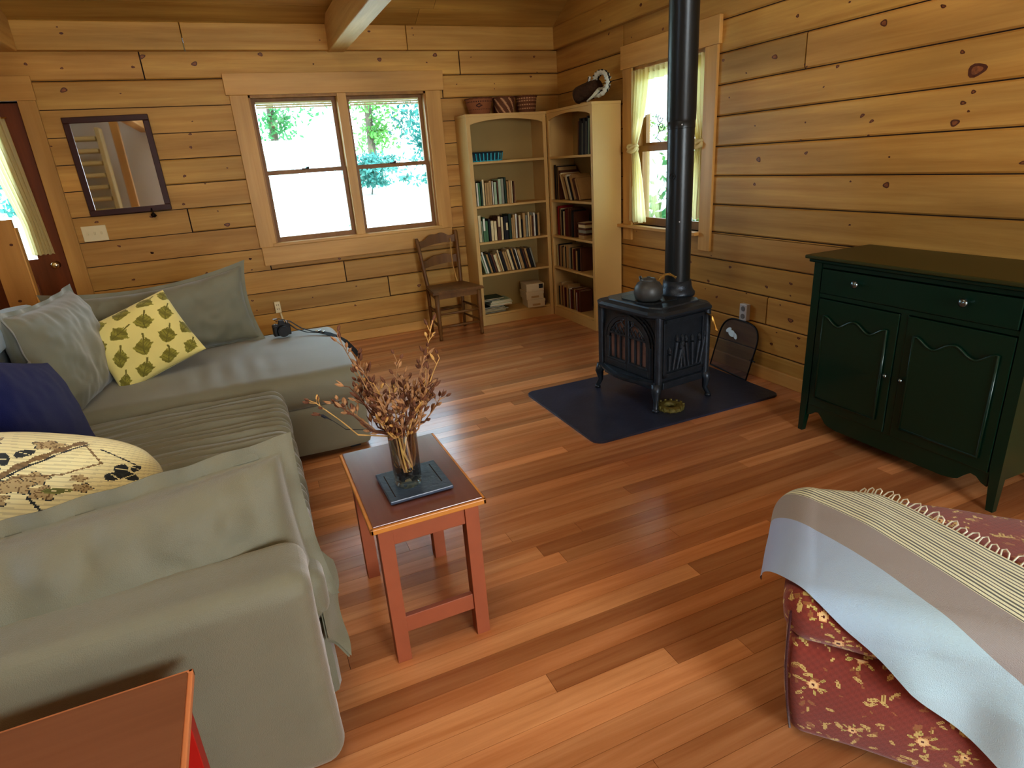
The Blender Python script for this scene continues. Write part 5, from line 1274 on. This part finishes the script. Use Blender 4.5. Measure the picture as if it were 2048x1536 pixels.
# ------------------------------------------------------------------ floral ottoman and throw
R0, RB, RO = rgb(134, 62, 50), rgb(212, 186, 116), rgb(132, 44, 36)
ro = random.Random(77); FL_, LF_ = [], []
CELL = .115
def cellhash(i, j, k): return random.Random(i * 73856093 ^ j * 19349663 ^ k * 83492791)
_cache = {}
def cellitems(i, j, k):
    key = (i, j, k)
    if key not in _cache:
        r = cellhash(*key); it = []
        fx, fy = (i + .2 + .6 * r.random()) * CELL, (j + .2 + .6 * r.random()) * CELL
        if r.random() < .6: it.append(('f', fx, fy, r.uniform(.010, .014), r.random() * 6))
        for q in range(13): it.append(('l', (i + r.random()) * CELL, (j + r.random()) * CELL, r.uniform(.006, .014), r.random() * 6, r.random()))
        _cache[key] = it
    return _cache[key]
def redfloral(x, y, k):
    i, j = math.floor(x / CELL), math.floor(y / CELL); best = None
    for a in (i - 1, i, i + 1):
        for b in (j - 1, j, j + 1):
            for it in cellitems(a, b, k):
                dx, dy = x - it[1], y - it[2]; R_ = it[3]
                if abs(dx) > .045 or abs(dy) > .045: continue
                if it[0] == 'f':
                    rr = math.hypot(dx, dy); an = math.atan2(dy, dx) + it[4]
                    if rr < R_ * (.8 + .35 * abs(math.cos(2.5 * an))): return rgb(92, 36, 26) if rr < R_ * .28 else (rgb(236, 206, 150) if rr < R_ * .8 else rgb(224, 178, 120))
                    if R_ * 1.15 < rr < R_ * 2.7:
                        w = abs(math.sin(3 * an)) ; 
                        if w < .42 * math.sin(PI * (rr / R_ - 1.15) / 1.55): return rgb(196, 184, 108) if w > .04 else rgb(140, 120, 60)
                else:
                    th = it[4]; u = dx * math.cos(th) + dy * math.sin(th); v = -dx * math.sin(th) + dy * math.cos(th)
                    if (u / R_) ** 2 + (v / (R_ * .40)) ** 2 < 1: best = (rgb(206, 184, 116) if it[5] > .35 else rgb(160, 104, 66)) if abs(v) > R_ * .05 else rgb(150, 110, 60)
    return best or mul(R0, 1 + .12 * math.sin(x * 300) * math.sin(y * 300))
M['redfab'] = fabric('red_floral_upholstery', None, vc=True, weave=350, bump=.25, var=.05)
ot = thing('floral_ottoman', 'red upholstered ottoman with yellow flower print, half covered by the throw', 'ottoman', (1.5, .75, 0))
ux, vx_ = Vector((.765, .644, 0)).normalized(), Vector((.644, -.765, 0)).normalized()
OT0 = Vector((1.10, .868, 0)); OU, OV, OH = .56, .95, .47
MO = frame(OT0, ux, vx_, (0, 0, 1))
def otbox(mb, u0, u1, v0, v1, z0, z1, r, n, disp=None):
    b0 = len(mb.v); f0 = len(mb.f); softbox(mb, u0, u1, v0, v1, z0, z1, r, n, disp)
    for fi in range(f0, len(mb.f)):
        f = mb.f[fi]; c = sum((Vector(mb.v[i]) for i in f), Vector()) / 4; nn = (Vector(mb.v[f[1]]) - Vector(mb.v[f[0]])).cross(Vector(mb.v[f[2]]) - Vector(mb.v[f[0]]))
        ax = max(range(3), key=lambda i: abs(nn[i])); p, q = [(c.y, c.z), (c.x, c.z), (c.x, c.y)][ax]; mb.c[fi] = redfloral(p + 3, q + 5, ax)
    for i in range(b0, len(mb.v)): mb.v[i] = tuple(MO @ Vector(mb.v[i]))
    for fi in range(f0, len(mb.f)): pass
def flare(P): k = P.z / OH; return P + Vector((-.035 * k * (1 - P.x / OU), -.05 * k * (1 - P.y / OV), 0))
def dO(P, d): return flare(P) + d * (.012 * (math.cos(min(1, abs(P.z - .16) / .15) * PI / 2)) + .006 * nz(P.x, P.y, P.z, 5))
mb = MB(); otbox(mb, 0, OU, 0, OV, .012, .335, .035, (90, 300, 110), dO); mb.build('base', [M['redfab']], ot, smooth=True)
def dC(P, d): return flare(P) + Vector((0, 0, .035 * max(0, d.z) * max(0, 1 - (2 * P.x / OU - 1) ** 2) ** .5 * max(0, 1 - (2 * P.y / OV - 1) ** 4))) + d * .004 * nz(P.x, P.y, P.z, 6)
mb = MB(); otbox(mb, -.006, OU + .006, -.006, OV + .006, .322, OH, .062, (150, 240, 60), dC); mb.build('seat_cushion', [M['redfab']], ot, smooth=True)
for u_, v_ in ((.06, .06), (OU - .06, .06), (.06, OV - .06), (OU - .06, OV - .06)):
    p = MO @ Vector((u_, v_, 0)); mb = MB(); mb.cyl(p, (p.x, p.y, .02), .022, n=12); mb.build('foot', [M['iron2']], ot)
mb = MB(); mb.tube([MO @ Vector(q) for q in ((-.001, -.002, .03), (-.012, -.015, .12), (-.022, -.028, .25), (-.022, -.03, .33), (-.02, -.03, .42), (0, -.01, .455))], .0035, n=6, col=rgb(70, 30, 34)); mb.build('piping', [M['redfab']], ot, smooth=True)

# throw: long strip over the top, draped down the front
M['throw'] = simple('woven_throw', None, .95, vc=True, bump=.35, bscale=500, sheen=.3, spec=.2)
TW, TL = .58, 1.35
BL_, LAV, GRY, STR = rgb(176, 204, 214), rgb(164, 186, 224), rgb(156, 152, 148), rgb(232, 236, 204)
MOI = MO.inverted()
def drape(P, extra=0.0):
    """wrap a flat point of the cloth (world x,y) over the ottoman: flat on top, round the edge, then straight down"""
    q = MOI @ Vector((P[0], P[1], 0)); r = .062
    cu, cv = min(max(q.x, r), OU - r), min(max(q.y, r), OV - r); du, dv = q.x - cu, q.y - cv; d = math.hypot(du, dv)
    cr = .035 * max(0, 1 - (2 * cu / OU - 1) ** 2) ** .5 * max(0, 1 - (2 * cv / OV - 1) ** 4)
    top = OH + cr + .006 + extra
    if d < 1e-6: return MO @ flare(Vector((q.x, q.y, top)))
    nu, nv = du / d, dv / d; R_ = r + .02 + extra + .05 * max(0, -nv); a = d / R_
    if a < PI / 2: return MO @ flare(Vector((cu + nu * R_ * math.sin(a), cv + nv * R_ * math.sin(a), top - R_ * (1 - math.cos(a)))))
    h = d - R_ * PI / 2; o = R_ + .02 * min(1, h / .1) * (1 + .6 * math.sin(q.y * 30))
    return MO @ flare(Vector((cu + nu * o, cv + nv * o, top - R_ - h)))
def throwpt(s, t):
    y = lerp(lerp(1.36, 1.21, s), -.05, t); x = lerp(1.63 + .02 * math.sin(t * 9), 1.17 - .06 * t, s)
    P = drape((x, y), .004 * max(0, nz(x, y, 0, 8)) + .003 * math.sin(y * 40) * max(0, s - .7))
    return P
def throwcol(s, t):
    if s < .36:
        k = s / .36
        return STR if math.sin(k * 2 * PI * 15) > -.35 else rgb(96, 104, 96)
    if s < .60: return mul(GRY, 1 + .05 * math.sin(s * 900))
    k = min(1, max(0, (t - .1) / .4)); return tuple(lerp(LAV[i], BL_[i], k) for i in range(3))
th = thing('striped_throw', 'pale blue and gray throw with white striped fringed border over the ottoman', 'throw', (1.4, .8, .4))
mb = MB(); mb.grid(throwpt, 260, 160, throwcol); mb.build('cloth', [M['throw']], th, smooth=True)
mb = MB(); rf = random.Random(6)
for k in range(46):
    t = .12 + .88 * k / 46; p = Vector(throwpt(0, t)); q = Vector(throwpt(0, t + .012)); L_ = rf.uniform(.014, .03); upn = Vector((0, 0, .004)); d = Vector((1, rf.uniform(-.5, .5), 0)).normalized()
    mb.tube([p, p + d * L_ * .7 + upn * 2, p.lerp(q, .5) + d * L_ + upn * 3, q + d * L_ * .7 + upn * 2, q], .0022, n=5, col=rgb(236, 236, 214))
mb.build('fringe', [M['throw']], th, smooth=True)
# ------------------------------------------------------------------ staircase behind the camera, seen only in the mirror
st_ = thing('log_staircase', 'pale log staircase reflected in the wall mirror', 'staircase', (-2.2, -1.6, 0))
M['cream'] = simple('cream_log', rgb(214, 206, 160), .6, var=.1)
for k in range(12):
    mb = MB(); mb.box(-2.55, -1.95, -2.0 + k * .16 * 0 - .1, -1.75, .1 + k * .2, .17 + k * .2, bev=.02)
    mb.build('tread', [M['cream']], st_)
mb = MB(); mb.box(-1.93, -1.86, -2.05, -1.7, 0, 2.5, bev=.01); mb.box(-2.62, -2.55, -2.05, -1.7, 0, 2.5, bev=.01); mb.build('stringer', [M['cream']], st_)
mb = MB(); mb.box(-1.62, -1.50, -1.30, -1.18, 0, 2.7, bev=.008)
tag(mb.build('interior_post', [M['trimZ']]), 'square pine post reflected in the wall mirror', 'post')

# ------------------------------------------------------------------ outdoors
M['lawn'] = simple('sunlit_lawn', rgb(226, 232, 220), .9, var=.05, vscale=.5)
def gz(x, y): return -.7 + 1.75 * min(1, max(0, (math.hypot(max(0, y - 6), max(0, x - 4) * .6) - 1) / 17.0)) ** .8
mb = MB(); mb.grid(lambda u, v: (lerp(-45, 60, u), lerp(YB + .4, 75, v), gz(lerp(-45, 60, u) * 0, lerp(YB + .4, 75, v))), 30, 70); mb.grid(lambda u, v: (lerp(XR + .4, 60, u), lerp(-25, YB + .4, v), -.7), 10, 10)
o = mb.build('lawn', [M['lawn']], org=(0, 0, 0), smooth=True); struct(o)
def leafm(name, c):
    m, nt, b = newmat(name); b.inputs['Base Color'].default_value = (*c, 1); b.inputs['Roughness'].default_value = .7
    t = N(nt, 'ShaderNodeBsdfTranslucent'); t.inputs[0].default_value = (*mul(c, 1.2), 1); mx = N(nt, 'ShaderNodeMixShader'); mx.inputs[0].default_value = .4
    nt.links.new(b.outputs[0], mx.inputs[1]); nt.links.new(t.outputs[0], mx.inputs[2]); nt.links.new(mx.outputs[0], nt.nodes['Material Output'].inputs[0]); return m
M['lf1'] = leafm('leaf_green', rgb(74, 128, 76)); M['lf2'] = leafm('leaf_teal', rgb(56, 114, 104)); M['lf3'] = leafm('leaf_yellow_green', rgb(94, 144, 70)); M['trunk'] = simple('tree_bark', rgb(90, 76, 62), .9)
def tree(label, x, y, h, r, n, mat, ls, seed, cat='tree', low=.15, nm='garden_tree', grp='trees beyond the windows'):
    g0 = gz(0, y) if y > 12.2 or x < 3 else -.7
    t = thing(nm, label, cat, (x, y, g0), grp); rr = random.Random(seed)
    mb = MB(); mb.tube([(x, y, g0), (x + .1, y, g0 + h * .4), (x, y + .1, g0 + h * .8)], [.02 * h, .014 * h, .004 * h], n=8); mb.build('trunk', [M['trunk']], t)
    mb = MB()
    cl = [(Vector((rr.gauss(0, .45), rr.gauss(0, .45), rr.uniform(low, 1))), rr.uniform(.12, .3)) for _ in range(26)]
    for k in range(n):
        c, cr = rr.choice(cl); k_ = 1 - .55 * c.z
        p = Vector((x + (c.x * k_ + rr.gauss(0, cr) * .8) * r, y + (c.y * k_ + rr.gauss(0, cr) * .8) * r, g0 + h * (c.z + rr.gauss(0, cr) * .18)))
        a = Vector((rr.uniform(-1, 1), rr.uniform(-1, 1), rr.uniform(-1, 1))).normalized(); b = a.orthogonal().normalized(); s_ = ls * rr.uniform(.6, 1.3)
        mb.add([p, p + a * s_ * .5 + b * s_ * .28, p + a * s_, p + a * s_ * .5 - b * s_ * .28], [(0, 1, 2, 3)])
    mb.build('foliage', [M[mat]], t)
tg = ((-6.5, 28, 8, 2.9, 2500, 'lf2'), (-1.6, 25, 8, 2.4, 5200, 'lf2'), (1.9, 27, 9, 2.3, 7500, 'lf1'), (5.2, 25, 8.5, 2.0, 5200, 'lf3'), (8.6, 25, 9, 2.6, 9500, 'lf2'), (13.2, 28, 9.5, 3.0, 7000, 'lf1'))
tl_ = ('distant tree seen through the glass of the door', 'teal green tree at the left edge of the back window', 'bushy green tree in the middle of the left sash of the back window',
       'pale thin tree behind the centre post of the back window', 'feathery teal tree filling the right sash of the back window', 'far tree at the right edge of the back window')
for k, (x, y, h, r, n, mt) in enumerate(tg): tree(tl_[k], x, y, h, r, n, mt, .22, k + 1)
for k, x in enumerate((-4.6, -1.7, 1.2, 4.1, 7.0, 9.9, 12.8)):
    tree('low dark hedge shrub, %s from the left along the far edge of the meadow' % ORD[k], x, 20.5, 1.15, 1.35, 1500, 'lf2', .17, 20 + k, 'shrub', .2, 'hedge_shrub', 'hedge shrubs along the meadow')
tree('small green sapling on the meadow in the left sash of the back window', 1.46, 9.2, 1.1, .26, 150, 'lf1', .08, 40, 'sapling', .2, 'sapling', None)
tree('tiny sapling at the lower right corner of the back window', 2.75, 9.0, .75, .3, 60, 'lf2', .08, 41, 'sapling', .5, 'sapling', None)
for k, (x, y, h, r) in enumerate(((9.5, 10.2, 6, 1.9), (13.0, 15, 7, 2.2), (6.6, 7.4, 3.6, 1.2), (16.5, 19.5, 8, 2.4))):
    tree('bright green leafy tree outside the right window, %s' % ('second nearest', 'second farthest', 'nearest and lowest', 'farthest away')[k], x, y, h, r, 2600, ('lf1', 'lf3')[k % 2], .2, 60 + k, grp='trees outside the right window', low=.02)

# ------------------------------------------------------------------ light
w = bpy.data.worlds.new('World'); sc.world = w; w.use_nodes = True; nt = w.node_tree
bg = nt.nodes['Background']; bg.inputs[0].default_value = (.54, .76, 1.0, 1); bg.inputs[1].default_value = 9
def area(name, loc, rot, sx, sy, power, col, portal=False, spread=PI):
    l = bpy.data.lights.new(name, 'AREA'); l.shape = 'RECTANGLE'; l.size = sx; l.size_y = sy; l.energy = power; l.color = col; l.spread = spread
    if portal: l.cycles.is_portal = True
    o = bpy.data.objects.new(name, l); COL.objects.link(o); o.location = loc; o.rotation_euler = rot; return o
area('portal_back', (1.01, YB + .22, 1.55), (-PI / 2, 0, 0), 1.6, 1.3, 1, (1, 1, 1), True)
area('portal_right', (XR + .22, 4.1, 1.53), (0, PI / 2, 0), 1.3, 1.0, 1, (1, 1, 1), True)
area('fill_left_opening', (XL - .2, 1.8, 1.65), (0, -PI / 2, 0), .9, .6, 6, (.45, .66, 1.0))  # added cool fill lamp outside the unseen left opening
area('fill_near_opening', (1.6, YN - .2, 1.55), (PI / 2, 0, 0), 1.8, 1.5, 125, (1.0, .95, .88))  # added warm fill lamp behind the camera, outside the added opening
area('fill_overhead', (-.6, 1.2, 4.2), (0, 0, 0), 2.2, 2.2, 60, (1.0, .90, .74))  # added overhead fill lamp; the roof has no opening here
s = bpy.data.lights.new('sun', 'SUN'); s.energy = 6; s.angle = .02; s.color = (1, .96, .88); so = bpy.data.objects.new('sun', s); COL.objects.link(so); so.rotation_euler = (math.radians(35), math.radians(-18), 0)

# ------------------------------------------------------------------ camera
yaw, pitch, roll = math.radians(22.3910197), math.radians(-20.10898389), math.radians(-4.04482215)
f = Vector((math.sin(yaw) * math.cos(pitch), math.cos(yaw) * math.cos(pitch), math.sin(pitch)))
r = Vector((math.cos(yaw), -math.sin(yaw), 0)); u = r.cross(f)
r2 = r * math.cos(roll) + u * math.sin(roll); u2 = -r * math.sin(roll) + u * math.cos(roll)
cam = bpy.data.cameras.new('camera'); co = bpy.data.objects.new('camera', cam); COL.objects.link(co)
co.matrix_world = frame((0, 0, 1.52), r2, u2, -f)
cam.sensor_width = 36; cam.lens = 1225.84852 / 2048 * 36; cam.clip_start = .05; cam.clip_end = 300
sc.camera = co
sc.view_settings.view_transform = 'Standard'; sc.view_settings.look = 'Medium High Contrast'; sc.view_settings.exposure = 0; sc.view_settings.gamma = 1
sc.cycles.use_denoising = True
sc.cycles.max_bounces = 8; sc.cycles.diffuse_bounces = 5; sc.cycles.sample_clamp_indirect = 6; sc.cycles.transparent_max_bounces = 12
for o in COL.objects:
    if '_org' in o: del o['_org']
